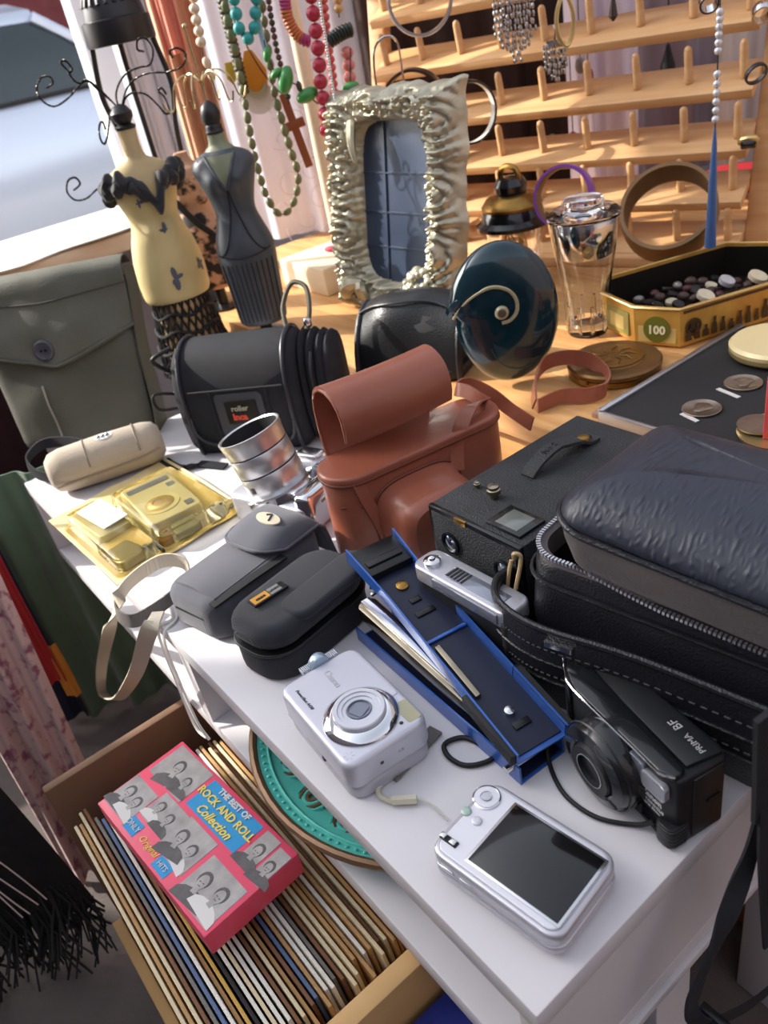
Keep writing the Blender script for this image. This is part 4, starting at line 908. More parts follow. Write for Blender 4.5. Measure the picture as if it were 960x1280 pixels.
# clear blisters
def shell(x0, x1, y0, y1, h, r=.008):
    b = new(); n = 5; cx, cy = (x0+x1)/2, (y0+y1)/2
    A = [rr_ring(x0 - .006, x1 + .006, y0 - .006, y1 + .006, r + .004, .0058, n), rr_ring(x0, x1, y0, y1, r, .0075, n), rr_ring(x0 + .002, x1 - .002, y0 + .002, y1 - .002, r, h - .002, n), rr_ring(x0 + .005, x1 - .005, y0 + .005, y1 - .005, r, h, n)]
    return loft(b, A, True)
obj('blister', shell(-.052, .098, -.024, .066, .0268), M_ytint, g); obj('blister', shell(-.062, .100, -.080, -.030, .0245), M_ytint, g)
b = new(); tube(b, [(-.112, .082, .005), (-.02, .083, .007), (.095, .080, .006)], .0022, 6); obj('folded_edge', b, M_ycard, g)
b = new(); box(b, .075, .092, .068, .086, .004, .012, .003); obj('hang_tab', b, M_ytint, g)
b = new(); tube(b, [P(316, 600, .526), P(296, 628, .525), P(262, 660, .5235)], .0017, 6); single('thin_grey_cord', b, MATS['grey_webbing'], 'thin grey wrist cord lying across the corner of the yellow pack', 'cord')

# ------------------------------------------------------------------ beige roll case and black strap loop
M_suede = mat('beige_suede', '#b9ab98', .8, var=('#a89a88', 20, .1), bump=('noise', 300, .2), sheen=.2)
p0, p1 = Vector((-.880, .030, .551)), Vector((-.842, .163, .551)); RMx = frame((p0 + p1) / 2 - Vector((0, 0, .031)), p1 - p0)
g = thing('beige_roll_case', 'soft beige rolled glasses case with stitched seam and pale emblem', 'case', M=RMx)
hl = .078
b = new(); lathe(b, [(.004, -hl), (.018, -hl + .001), (.026, -hl + .008), (.0295, -hl + .022), (.031, 0), (.0295, hl - .022), (.026, hl - .008), (.018, hl - .001), (.004, hl)], 32, T(0, 0, .0305) @ RY(pi/2)); 
for v in b.verts: v.co.z = max(v.co.z, .0005)
obj('body', b, M_suede, g)
for x in (-.022, .045):
    b = new(); tube(b, [(x, .0302 * cos(a), .0305 + .0305 * sin(a)) for a in [R(-40) + R(210) * i / 16 for i in range(17)]], .0013, 6); sm_ = obj('seam', b, mat('suede_seam', '#8d7f6d', .8) if 'suede_seam' not in MATS else MATS['suede_seam'], g)
b = new(); tube(b, [(-.07, -.030, .022), (-.02, -.031, .024), (.04, -.031, .026), (.07, -.028, .03)], .0014, 6); obj('seam', b, MATS['suede_seam'], g)
b = new(); lathe(b, [(.0001, .0012), (.012, .0008), (.0125, -.001)], 24, T(.006, -.004, .0605) @ RX(R(8)), sq=.6); em = obj('emblem', b, M_paper, g)
b = new()
for k in range(3): tube(b, [(-.002 + .006*k, -.008, .0622), (.001 + .006*k, -.004, .0624), (.0 + .006*k, .0, .0620)], .0009, 5)
obj('emblem_mark', b, M_ink, em)
b = new(); ribbon(b, [P(128, 567, .548), P(95, 553, .552), P(55, 555, .548), P(34, 575, .540), P(45, 592, .536), P(66, 598, .534)], [Vector((.3, .1, 1))] * 6, .016, .0025, 7)
single('black_strap_loop', b, M_nylon, 'black strap loop lying at the left end before the khaki pouch', 'strap', ang=70)

# ------------------------------------------------------------------ black padded camera bag with red and grey label
fx = Vector((.130, .115, 0)).normalized()
CB = frame((-.735, .259, .52), fx)           # origin: middle of the bag's front foot; local y points backward
g = thing('padded_camera_bag', 'black padded nylon camera bag with red and grey woven label', 'bag', M=CB)
def prof_ring(x, s=1., z0=.0):
    # rounded bag section in (y,z)
    P_ = [(.004, 0), (-.004, .012), (-.010, .05), (-.010, .085), (-.004, .115), (.010, .138), (.034, .150), (.062, .148), (.082, .132), (.090, .10), (.090, .03), (.084, 0)]
    c = Vector((0, .042, .07)); return [Vector((x, .042 + (y - .042) * s, .07 + (z - .07) * s)) for y, z in smoothpath2(P_)]
def smoothpath2(P_):
    return [(p.x, p.y) for p in smoothpath([Vector((a, c, 0)) for a, c in P_], 3)]
xs = [(-.098, .70), (-.094, .86), (-.086, .95), (-.075, .99), (-.04, 1), (.03, 1), (.062, .99), (.070, .96), (.076, .88)]
b = new(); loft(b, [[p + Vector((0, 0, max(0, -p.z))) for p in prof_ring(x, s)] for x, s in xs]); obj('body', b, M_nylon, g, ang=60)
M_pipe = mat('bag_piping', '#2c2d33', .35)
for x in (-.080, .064):
    b = new(); tube(b, [p + Vector((0, 0, max(0, .003 - p.z))) for p in prof_ring(x, 1.012)[:28]], .0028, 7); obj('piping', b, M_pipe, g)
b = new(); tube(b, [(-.078, -.0105, .062), (-.076, -.012, .040), (-.062, -.011, .024), (-.03, -.009, .018), (.03, -.009, .018), (.056, -.011, .024), (.064, -.012, .05)], .0024, 7, sm=5); obj('piping', b, M_pipe, g)
b = new(); tube(b, [(-.07, -.0115, .098), (.06, -.0115, .098)], .0016, 6); obj('front_seam', b, M_blackmat, g)
for x in (-.042, .036): b = new(); tube(b, [(x, -.0115, .098), (x, -.0125, .030)], .0013, 6); obj('front_seam', b, M_blackmat, g)
b = new(); rbox(b, .066, .060, 0, .003, .006, .0008, M=T(-.004, -.0095, .062) @ RX(pi/2)); pt = obj('front_patch', b, mat('patch_grey', '#3b3c43', .5), g)
b = new(); rbox(b, .044, .032, .0028, .0046, .002, .0004, M=T(-.002, -.0095, .066) @ RX(pi/2)); lb = obj('label', b, M_black, g)
TL = T(-.002, -.0142, .066) @ RX(pi/2)
text('lettering', 'roller', .0105, mat('label_grey', '#9a9483', .6), g, TL @ T(-.002, .006, .0002), bold=.0003); text('lettering', 'lnca', .0125, mat('label_red', '#c9442f', .55), g, TL @ T(-.004, -.006, .0002), bold=.0006)
# zipped second compartment at the right end
for k, x in enumerate((.080, .092, .104, .114)):
    b = new(); loft(b, [[p + Vector((0, .012, max(0, -p.z))) for p in prof_ring(xx, s)] for xx, s in ((x - .005, .86 - .02*k), (x, .93 - .03*k), (x + .005, .86 - .02*k))]); obj('side_pleat', b, M_nylon, g, ang=60)
b = new(); tube(b, [(.098, -.004, .02), (.099, -.006, .06), (.096, .0, .10), (.096, .02, .125)], .002, 6, sm=4); obj('zipper', b, M_darkmetal, g)
b = new(); rbox(b, .012, .016, 0, .02, .003, .001, M=T(-.098, .02, .072)); bk = obj('side_buckle', b, M_steel, g)
b = new(); tube(b, [(-.094, .04, .10), (-.112, .02, .125), (-.108, .0, .145), (-.09, .02, .150)], .003, 7, sm=6); obj('carry_loop', b, M_cord, g)
b = new(); tube(b, [(-.096, .01, .09), (-.118, -.01, .10), (-.124, .0, .075), (-.102, .01, .07)], .0022, 6, sm=6); obj('carry_loop', b, M_cord, g)
b = new(); tube(b, [(.058, .06, .146), (.055, .075, .17), (.070, .085, .195), (.090, .078, .19), (.094, .06, .165), (.088, .05, .145)], .0032, 8, sm=6); lp = obj('handle_cord', b, mat('olive_cord', '#56513f', .5), g)
b = new(); lathe(b, [(.004, -.006), (.0055, -.004), (.0055, .004), (.004, .006)], 12, T(.090, .054, .152)); obj('cord_end', b, M_steel, lp)
b = new(); ribbon(b, [P(282, 583, .5225), P(250, 580, .5235), P(225, 585, .524), P(205, 575, .5235)], [Vector((.4, .6, 0))] * 4, .014, .002, 5); single('black_bag_strap', b, M_nylon, 'black webbing strap end lying between beige roll and padded bag', 'strap', ang=70)

# ------------------------------------------------------------------ rounded black leather hood case behind the brown case
g = thing('black_hood_case', 'shiny black leather case with rounded hood standing behind the brown case', 'case', M=frame((-.640, .482, .58), (.90, .42, 0)) @ Matrix.Scale(1.15, 4))
def hood(u, v):
    a = pi * v; x = -.062 + .128 * u; e = (1 - (abs(2*u - 1)) ** 2.6); r = .052 * (.78 + .22 * e)
    z = .0 + .090 * sin(a) * (.80 + .2 * e); y = -.048 * cos(a) * (.88 + .12 * e) + .006 * sin(8*u + 2) * sin(a)
    return Vector((x, y, max(z, .0)))
b = new(); grid(b, hood, 20, 18, .004); 
for v in b.verts: v.co += Vector((0, 0, 1)) * .003 * noise.noise(v.co * 35)
hd = obj('hood', b, mat('shiny_black_leather', '#17181a', .36, bump=('voronoi', 600, .15)), g, ang=80, sub=1)
b = new(); tube(b, [hood(0, i/16) for i in range(17)], .004, 8); obj('rim', b, M_leather, hd)
b = new(); tube(b, [hood(1, i/16) for i in range(17)], .004, 8); obj('rim', b, M_leather, hd)
b = new(); tube(b, [hood(i/14, .36) + Vector((0, -.002, .002)) for i in range(15)], .0015, 6); obj('seam', b, M_leather, hd)
b = new(); loft(b, [[hood(.04, i/16) * .97 for i in range(17)], [hood(.5, i/16) * .97 for i in range(17)], [hood(.96, i/16) * .97 for i in range(17)]]); obj('inner_box', b, M_blackmat, g)
b = new(); rbox(b, .128, .098, 0, .012, .02, .003, M=T(.002, 0, 0)); obj('bottom', b, M_leather, g)
b = new()
tube(b, [P(560, 428, .584), P(575, 424, .59), P(590, 420, .586), P(600, 424, .584)], .0016, 6, sm=5)
tube(b, [P(540, 455, .60), P(556, 440, .60), P(568, 425, .60), P(574, 445, .59), P(566, 470, .584)], .0016, 6, sm=5)
tube(b, [P(548, 430, .60), P(560, 440, .60), P(565, 458, .588), P(586, 448, .582)], .0014, 6, sm=5)
single('string_tangle', b, M_cord, 'tangle of thin black strings on the table left of the spiral sculpture', 'string')

# ------------------------------------------------------------------ khaki canvas pouch
upv = Vector((-.20, .10, 1)).normalized(); bl, br = Vector((-1.045, .035, .522)), Vector((-.930, .182, .522))
fx = (br - bl).normalized(); nrm = fx.cross(upv).normalized(); upv = nrm.cross(fx) * 1
KM = Matrix((fx, -nrm, upv)).transposed().to_4x4(); KM.translation = (bl + br) / 2
g = thing('khaki_pouch', 'khaki canvas army pouch with buttoned flap leaning at the left end', 'pouch', M=KM)
wK, hK, dK = .105, .238, .055
def kf(u, v):
    x = (u - .5) * 2 * wK * (1.0 + .16 * v); z = hK * v; y = -.016 * sin(pi * u) ** .7 * sin(pi * (.15 + .8 * v)) + .009 * noise.noise(Vector((u*4, v*5, 3))) + .004 * sin(9*u + 6*v)
    return Vector((x, y, z))
secs = []
for k in range(13):
    v = k / 12; fr_ = [kf(i/10, v) for i in range(11)]; back = [Vector((p.x * .96, dK * (1 - .25 * v), p.z)) for p in fr_[::-1]]; secs.append(fr_ + back)
b = new(); loft(b, secs); obj('body', b, M_khaki, g, ang=50, sub=1)
def ff(u, v):   # flap: from over the top down the front
    if v > .72: k = (v - .72) / .28; p = kf(u, 1.0); return Vector((p.x, p.y - .006 + (dK * .9) * k, hK + .006 + .012 * sin(pi * k)))
    k = v / .72; lo = .52 + .16 * (abs(2*u - 1)) ** 1.2; vv = lo + (1.0 - lo) * k; p = kf(u, vv); return p + Vector((0, -.007 - .006 * sin(3*u + 2*vv) * (1-k), 0))
b = new(); grid(b, ff, 22, 22, .003); fl = obj('flap', b, mat('khaki_flap', '#6b6a5f', .8, bump=('noise', 420, .35), var=('#58584e', 10, .1)), g, ang=80, sub=1)
b = new(); tube(b, [ff(i/22, 0) + Vector((0, -.001, 0)) for i in range(23)], .0022, 6); obj('flap_hem', b, M_khaki, fl)
b = new(); tube(b, [ff(i/22, .55) + Vector((0, -.0006, 0)) for i in range(23)], .0012, 5); obj('flap_stitching', b, mat('khaki_thread', '#4f4e45', .8), fl)
b = new(); tube(b, [kf(.36, v) + Vector((0, -.001, 0)) for v in (.0, .1, .2, .3, .42)], .0016, 6); obj('crease_piping', b, mat('khaki_piping', '#8d8b7e', .8), g)
bp = ff(.44, .10)
b = new(); lathe(b, [(.0001, .0035), (.006, .003), (.012, .0055), (.0145, .004), (.0150, 0)], 28, T(*bp) @ T(0, -.001, .006) @ RX(pi/2)); bt = obj('button', b, mat('grey_button', '#4a4a52', .35), g)
for s in (-1, 1): b = new(); lathe(b, [(.0018, .0), (.0018, .0045), (.001, .0046)], 10, T(*bp) @ T(s*.003, -.001, .006) @ RX(pi/2)); obj('button_hole', b, M_black, bt)
b = new(); grid(b, lambda u, v: Vector((wK * 1.005 * (1 + .16*v), .001 + (dK*.98*(1-.25*v)) * u, hK * v)) + Vector((.002*sin(9*v), 0, 0)), 6, 10, .002); obj('side_gusset', b, mat('khaki_gusset', '#57564a', .85, bump=('noise', 420, .3)), g, ang=80)  # gusset in a slightly darker khaki than the body
HN = Vector((FW.x, FW.y, 0)).normalized()
RH = Vector((-HN.y, HN.x, 0)) * -1            # horizontal right of the view
def PV(px, py, d):
    """point on the vertical plane that faces the camera at horizontal distance d"""
    r = _ray(px, py); return CAM_LOC + r * (d / r.dot(HN))
def facing(p, yaw=0.):
    """matrix at p whose local y points away from the camera, x to the right, z up"""
    d = Vector((p[0] - CAM_LOC.x, p[1] - CAM_LOC.y, 0)).normalized(); x = Vector((d.y, -d.x, 0))
    return frame(p, Matrix.Rotation(yaw, 3, 'Z') @ x)
TB = .58
# ------------------------------------------------------------------ ornate picture frame
M_frame = mat('antique_pewter', '#d3cfba', .36, .6, var=('#a39a82', 26, .1), bump=('noise', 220, .15)); M_slate = mat('slate_back', '#2f3a4c', .3, var=('#445066', 12, .1))
FMx = frame((-.810, .598, TB + .006), (.261, .015, 0)) @ RX(R(-10))
g = thing('ornate_picture_frame', 'ornate antique silver picture frame with empty dark slate back', 'picture frame', M=FMx)
FW_, FH = .268, .315; OX0, OX1, OZ0, OZ1 = -.082, .082, .044, .270
swirls = [(-.03, .285, 1), (.055, .288, -1), (.11, .262, 1), (-.105, .25, -1), (.108, .17, 1), (-.1, .11, 1), (.1, .10, -1), (-.03, .03, 1), (-.1, .19, 1)]
def relief(x, z):
    p = Vector((x, z, 0)); h = 0; wsum = .15
    for sx, sz, s in swirls:
        dx, dz = x - sx, z - sz; r = math.hypot(dx, dz) + 1e-4; a = math.atan2(dz, dx); w = math.exp(-(r / .042) ** 2); wsum += w
        h += w * (sin(r * 520 - s * a * 2) * .5 + .5)
    q = p + Vector((.016 * noise.noise(p * 18), .016 * noise.noise(p * 18 + Vector((5, 5, 5))), 0))
    v = sin(q.x * 420 + 3 * noise.noise(p * 25)); t = sin(q.y * 420 + 3 * noise.noise(p * 25 + Vector((3, 3, 3))))
    side = min(1, max(0, (abs(x - .003) - .062) / .03)); top = min(1, wsum / .8)
    return .75 * top * h / wsum + (1 - .55 * top) * .5 * ((v * .5 + .5) * side + (t * .5 + .5) * (1 - side)) + .28 * noise.noise(p * 60) + .16 * sin(q.x * 900 + q.y * 500 + 5 * noise.noise(p * 30))
def inside(x, z):
    cx, cz = (OX0 + OX1) / 2, (OZ0 + OZ1) / 2; dx, dz = (x - cx) / ((OX1 - OX0) / 2), (z - cz) / ((OZ1 - OZ0) / 2)
    return (abs(dx) ** 5 + abs(dz) ** 5) ** .2
nx, nz = 130, 150; b = new(); vs = {}
def edge_wob(a): return .0025 * sin(3 * a) + .0015 * sin(7 * a + 1)
for i in range(nx + 1):
    for j in range(nz + 1):
        x = -FW_/2 + FW_ * i / nx; z = FH * j / nz; d = inside(x, z)
        ex = min(x + FW_/2, FW_/2 - x, z + .006, FH - z); rim = min(1, max(0, ex / .022)) ** .6; inn = min(1, max(0, (d - 1) / .35)) ** .7
        y = -.004 - .034 * rim * (.35 + .65 * inn) - .020 * relief(x, z) * rim
        xx = x + edge_wob(z * 20) * (1 - rim) * (1 if x > 0 else -1); zz = z + (edge_wob(x * 22) * (1 - rim) if z > .2 else 0)
        if d > .93: vs[i, j] = b.verts.new((xx, y if d > 1 else -.004, zz))
for i in range(nx):
    for j in range(nz):
        q = [(i, j), (i+1, j), (i+1, j+1), (i, j+1)]
        if all(k in vs for k in q): b.faces.new([vs[k] for k in q])
obj('carved_front', b, M_frame, g, ang=180)
b = new(); random.seed(5)
for k in range(60):
    a = random.uniform(0, 2*pi); r = .030 * math.sqrt(random.random()); x = .082 + r * cos(a); z = .046 + r * sin(a); sph(b, (x, -.046 - .012 * (1 - (r/.030)**2), z), random.uniform(.004, .009), 8, 5)
obj('shell_cluster', b, M_frame, g, kind='stuff')
for (x0, z0, x1, z1, r) in ((-.10, .018, -.055, .045, .014), (-.055, .040, -.042, .015, .010), (-.04, .014, .03, .020, .008), (.0, .028, .05, .020, .006), (.03, .008, .10, .014, .008)):
    b = new(); tube(b, [(x0, -.040, z0), ((x0+x1)/2, -.052, (z0+z1)/2 + .008), (x1, -.042, z1)], [r*.5, r*.8, r, r, r*.9, r*.6, r*.4], 8, sm=3); obj('scroll', b, M_frame, g)
b = new(); tube(b, [(-.066, -.038, .27), (-.058, -.046, .24), (-.054, -.042, .215)], [.006, .007, .007, .006, .005, .004, .002], 8, sm=3); obj('scroll', b, M_frame, g)
b = new(); box(b, OX0 - .02, OX1 + .02, -.006, -.001, OZ0 - .02, OZ1 + .02); bk = obj('back_panel', b, M_slate, g)
for x in (OX0 + .052,): b = new(); box(b, x - .0012, x + .0012, -.0085, -.005, OZ0 - .015, OZ1 + .015); obj('rib', b, M_slate, bk)
for z in (.095, .145, .20): b = new(); box(b, OX0 - .015, OX1 + .015, -.0080, -.005, z - .0012, z + .0012); obj('rib', b, M_slate, bk)
b = new(); box(b, -FW_/2 + .012, FW_/2 - .012, -.003, .002, .004, FH - .012); obj('backing_board', b, M_darkmetal, g)
b = new(); prism(b, [(0, 0), (.0, .20), (.03, .20), (.085, .0)], -.02, .02, M=T(0, .002, .004) @ RZ(pi/2) @ RX(pi/2)); obj('easel_stand', b, M_darkmetal, g)

# ------------------------------------------------------------------ dark teal spiral sculpture
M_teal = mat('teal_lacquer', '#0b323e', .16, .15, coat=.6, var=('#08232c', 9, .1)); M_spir = mat('spiral_inlay', '#b9b08f', .35, .3)
g = thing('spiral_sculpture', 'glossy dark teal spiral shell sculpture with pale inlaid spiral line', 'sculpture', M=facing((-.484, .493, TB), R(6)))
CZ = .088
def srad(a):   # outline: a from 0 at the left notch, going clockwise over the top
    k = a / (2*pi); return .0905 - .012 * k
def outline(a, s=1.):
    r = srad(a) * s; ang = pi - .18 - a; return Vector((r * .73 * cos(ang) + .004 * 0, 0, CZ + r * .985 * sin(ang)))
N_ = 64; b = new(); rings = []
for s, y in ((.001, -.0215), (.35, -.0215), (.62, -.0195), (.82, -.0150), (.93, -.0090), (.985, -.003), (1, .003), (.985, .009), (.93, .0140), (.6, .019), (.001, .0195)):
    rings.append([outline(2*pi*i/N_, s) + Vector((0, y, 0)) for i in range(N_)])
for r in rings:
    for p in r: p.z = max(p.z, .0)
loft(b, rings); obj('body', b, M_teal, g, ang=70)
SP = smoothpath([Vector((x, 0, CZ + z)) for x, z in ((-.060, .010), (-.050, .024), (-.034, .036), (-.015, .043), (.002, .038), (.011, .026), (.011, .012), (.003, .003), (-.007, .001))], 8)
def spir(t, y): return SP[min(int(t * (len(SP) - 1) + .5), len(SP) - 1)].copy()
def ysurf(x, z):
    d = math.hypot(x / .066, (z - CZ) / .088); return -.0225 + .019 * max(0, d) ** 3.2
b = new(); pts = []
for i in range(len(SP)): p = spir(i / (len(SP) - 1), 0); p.y = ysurf(p.x, p.z) - .0004; pts.append(p)
tube(b, pts, [.0018] * 20 + [.0022] * 40, 6); obj('spiral_inlay', b, M_spir, g)
b = new(); pts = []
for i in range(40):
    a = R(200) + R(190) * i / 39; p = Vector((.012 + .036 * cos(a) * (1 + .2*i/39), 0, CZ - .012 + .048 * sin(a))); p.y = ysurf(p.x, p.z) + .0002; pts.append(p)
tube(b, pts, .0009, 5); obj('spiral_groove', b, mat('teal_groove', '#1c3d44', .3), g)
cc = spir(1.0, 0); cc = Vector((-.006, 0, CZ + .013))
b = new(); lathe(b, [(.001, .004), (.006, .0035), (.0080, .001), (.0080, -.003)], 24, T(cc.x, -.0222, cc.z) @ RX(pi/2)); obj('centre_boss', b, M_spir, g)
b = new(); lathe(b, [(.001, .0046), (.0045, .0042), (.005, .003)], 20, T(cc.x, -.0222, cc.z) @ RX(pi/2)); obj('centre_eye', b, mat('eye_brown', '#6d6250', .2, .3), g)
b = new(); tube(b, [outline(.02, .97) + Vector((.002, .0, -.002)), outline(.22, .93) + Vector((.0, -.006, -.008)), outline(.5, .80) + Vector((0, -.0125, -.010))], [.0075, .0075, .007, .0065, .006, .005, .003], 8, sm=3); obj('lip', b, M_teal, g)

# ------------------------------------------------------------------ glass tumbler with metal lid, glass jar with black and brass lid
g = thing('glass_shaker', 'clear glass tumbler with polished metal lid behind the spiral sculpture', 'glass', (-.512, .668, TB))
b = new(); lathe(b, [(.001, .0), (.025, .0), (.0265, .004), (.029, .05), (.037, .10), (.0445, .150), (.0430, .150), (.0352, .10), (.0272, .05), (.0245, .018), (.001, .016)], 44); obj('tumbler', b, M_glass, g)
for k in range(10):
    a = 2*pi*k/10; b = new(); tube(b, [(.0262*cos(a), .0262*sin(a), .006), (.0266*cos(a), .0266*sin(a), .042)], .0024, 6); obj('base_flute', b, M_glass, g)
b = new(); lathe(b, [(.0335, .104), (.0345, .105), (.0405, .149), (.0400, .150), (.001, .150)], 40); sl = obj('metal_sleeve', b, M_chrome, g)
b = new(); lathe(b, [(.001, .151), (.0448, .151), (.0455, .155), (.040, .160), (.024, .162), (.022, .166), (.026, .168), (.024, .173), (.001, .174)], 44); obj('lid', b, M_glass, g)
q = P(648, 347, TB); g = thing('lidded_glass_jar', 'glass jar with black and brass lid standing between frame and tumbler', 'jar', (q.x, q.y, TB))
b = new(); lathe(b, [(.001, 0), (.034, 0), (.036, .004), (.040, .06), (.047, .085), (.0455, .085), (.0385, .06), (.034, .008), (.001, .008)], 36); obj('jar', b, M_glass, g)
b = new(); lathe(b, [(.042, .082), (.058, .086), (.059, .092), (.050, .098), (.046, .112), (.044, .114)], 40); ld = obj('lid_ring', b, M_bk, g)
b = new(); lathe(b, [(.047, .113), (.048, .117), (.040, .128), (.022, .134), (.020, .138)], 40); obj('lid_dome', b, M_brass, g)
b = new(); lathe(b, [(.024, .134), (.026, .146), (.020, .156), (.008, .158)], 28); obj('collar', b, M_bk, g)
b = new(); tube(b, [(-.020, 0, .150), (-.018, 0, .166), (.0, .0, .173), (.016, 0, .166), (.018, 0, .150)], .0045, 8, sm=5); obj('finger_loop', b, M_brass, g)
b = new(); random.seed(8)
for k in range(14): a = random.uniform(0, 2*pi); tube(b, [(.006*cos(a), .006*sin(a), .012), (.018*cos(a*1.3), .018*sin(a*1.3), .05), (.012*cos(a), .012*sin(a), .08)], .0014, 5, sm=3)
obj('golden_strands', b, M_gold, g, kind='stuff')

# ------------------------------------------------------------------ brass tin, octagonal button tin, powder compact, coin board, red block
g = thing('brass_compact', 'round aged brass compact with raised disc lid beside the sculpture', 'compact', (-.404, .585, TB))
b = new(); lathe(b, [(.001, 0), (.050, 0), (.054, .002), (.054, .008), (.0525, .009)], 48); obj('base', b, M_brass, g)
M_brassd = mat('dull_bronze', '#8d6b40', .34, .7, var=('#6d5030', 18, .1))
b = new(); lathe(b, [(.0525, .009), (.0548, .0095), (.0550, .014), (.053, .0165), (.044, .0175), (.040, .0165), (.035, .0168), (.034, .0185), (.001, .0195)], 48); lid = obj('lid', b, M_brassd, g)
b = new(); lathe(b, [(.0335, .0182), (.0335, .0198), (.031, .0202), (.001, .0206)], 40); obj('medallion', b, M_brass, lid)
b = new(); random.seed(4)
for k in range(9): a = 2*pi*k/9; tube(b, [(.026*cos(a), .026*sin(a), .0206), (.016*cos(a+.3), .016*sin(a+.3), .021), (.007*cos(a), .007*sin(a), .0208)], .0008, 5)
obj('medallion_relief', b, M_brassd, lid)
b = new(); rbox(b, .012, .006, .006, .011, .002, M=T(-.0, -.0545, 0)); obj('clasp', b, M_brass, g)

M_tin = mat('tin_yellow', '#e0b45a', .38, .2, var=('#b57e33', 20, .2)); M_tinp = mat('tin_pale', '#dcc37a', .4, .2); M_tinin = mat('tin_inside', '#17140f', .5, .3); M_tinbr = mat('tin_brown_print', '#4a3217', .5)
OM = frame((-.374, .671, TB + .0015), (.352, .936, 0))
g = thing('octagonal_tin', 'octagonal yellow printed tin marked 100 holding dark trinkets', 'tin', M=OM)
oct_ = [(0, 0), (-.032, .046), (-.032, .118), (.004, .162), (.185, .162), (.22, .118), (.22, .046), (.19, 0)]
def octr(ins, z): 
    c = Vector((.094, .081)); return [Vector((c.x + (x - c.x) * (1 - ins / .1), c.y + (y - c.y) * (1 - ins / .08), z)) for x, y in oct_]
b = new(); loft(b, [octr(.002, 0), octr(0, .003), octr(-.002, .048), octr(-.003, .049), octr(-.003, .051), octr(.0005, .051), octr(.002, .004)]); obj('tin_body', b, M_tin, g, ang=20)
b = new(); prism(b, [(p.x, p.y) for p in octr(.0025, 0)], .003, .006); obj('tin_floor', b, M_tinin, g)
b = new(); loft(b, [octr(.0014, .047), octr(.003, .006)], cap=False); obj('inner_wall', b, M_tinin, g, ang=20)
b = new(); tube(b, octr(-.003, .050), .0016, 6, True); obj('rolled_rim', b, M_gold, g)
def facepanel(i, u0, u1, z0, z1, m, dz=.0006, nm='print'):
    p, q_ = Vector(oct_[i] + (0,)), Vector(oct_[(i+1) % 8] + (0,)); d = q_ - p; n_ = Vector((-d.y, d.x, 0)).normalized() 
    M = frame(p + n_ * .0012, d); L = d.length; b = new(); box(b, u0*L, u1*L, -dz, dz * .2, z0, z1, M=M); return M, L, obj(nm, b, m, g)
# edge 0 joins corner (0,0) to (-.032,.046): the face that carries the number
M0, L0, _o = facepanel(0, .08, .92, .006, .044, M_tinp)
c0 = frame(Vector((-.016, .023, .023)), Vector((.032, -.046, 0)))
b = new(); lathe(b, [(.0165, -.001), (.0165, .0028), (.001, .003)], 30, c0 @ RX(pi/2)); obj('number_oval', b, mat('olive_oval', '#6b6a24', .45), g)
text('lettering', '100', .0150, mat('number_cream', '#ece2b8', .5), g, c0 @ RX(pi/2) @ T(0, -.001, .0034), bold=.0005)
c1 = frame(Vector((-.032, .082, .024)), Vector((0, -1, 0)))
b = new(); box(b, -.026, .026, -.0032, 0, -.015, .015, M=c1); obj('print', b, mat('print_olive', '#9c9350', .5), g)
b = new(); box(b, -.016, .016, -.0036, 0, -.010, .008, M=c1); obj('print', b, M_tinp, g)
c2 = frame(Vector((.095, 0, .024)), Vector((1, 0, 0)))
random.seed(21)
for k in range(15):
    x = -.085 + .012 * k; h = random.uniform(.012, .024); b = new()
    M = c2 @ T(x, -.0030, -.016); s = random.uniform(.8, 1.2)
    prism(b, [(-.004*s, 0), (.004*s, 0), (.003*s, h*.55), (.0015, h*.7), (.0018, h), (-.0018, h), (-.0015, h*.7), (-.0035*s, h*.5)], 0, .0006, M=M @ RX(pi/2)); obj('print', b, M_tinbr, g)
b = new(); box(b, -.092, .092, -.0032, 0, .0195, .0225, M=c2); obj('print', b, M_tinbr, g)
for k in range(2):
    b = new(); lathe(b, [(.011, 0), (.011, .0006), (.0085, .0006), (.0085, 0)], 24, c2 @ T(-.078 + .17*k, -.0026, 0) @ RX(pi/2)); obj('print', b, M_tinbr, g)
# trinkets heaped in the tin: one of each kind, then copies
M_trs = [mat('trinket_' + n, c, .4, me) for n, c, me in (('brown', '#4a3830', 0), ('black', '#1f1d1e', 0), ('steel', '#8f8c88', .7), ('cream', '#c9bda2', 0), ('maroon', '#4b2427', 0))]
kinds = []
for i, m in enumerate(M_trs):
    b = new()
    if i % 2: lathe(b, [(.0035, -.002), (.0075, -.0022), (.0082, 0), (.0075, .0022), (.0035, .0014)], 14)
    else: sph(b, (0, 0, 0), (.0082, .0065, .0058), 12, 8)
    kinds.append(mesh(b, m, 'trinket'))
random.seed(9); nm_ = ('brown', 'black', 'steel', 'cream', 'maroon')
lay = [(x, y) for x in [-.012 + .0195 * k for k in range(11)] for y in [.028 + .0195 * k for k in range(6)]]
for (x, y) in lay:
    if x < .01 and (y < .05 or y > .115): continue
    if x > .175 and (y < .05 or y > .115): continue
    k = random.choices(range(5), (4, 5, 2, 1, 3))[0]; hz = .0135 + .010 * max(0, sin((x + .02) * 17)) + random.uniform(0, .004)
    o = obj('trinket', kinds[k]); o.matrix_world = OM @ T(x + random.uniform(-.003, .003), y + random.uniform(-.003, .003), hz) @ RZ(random.uniform(0, 6)) @ RX(random.uniform(-.5, .5))
    where = ('near the number face', 'in the middle', 'toward the far right end')[min(2, int((x + .02) / .07))] + (' on the front side', '', ' on the back side')[min(2, int((y - .02) / .042))]
    tag(o, 'small ' + nm_[k] + ' trinket in the octagonal tin ' + where, 'trinket', nm_[k] + ' trinkets in the octagonal tin ' + where)
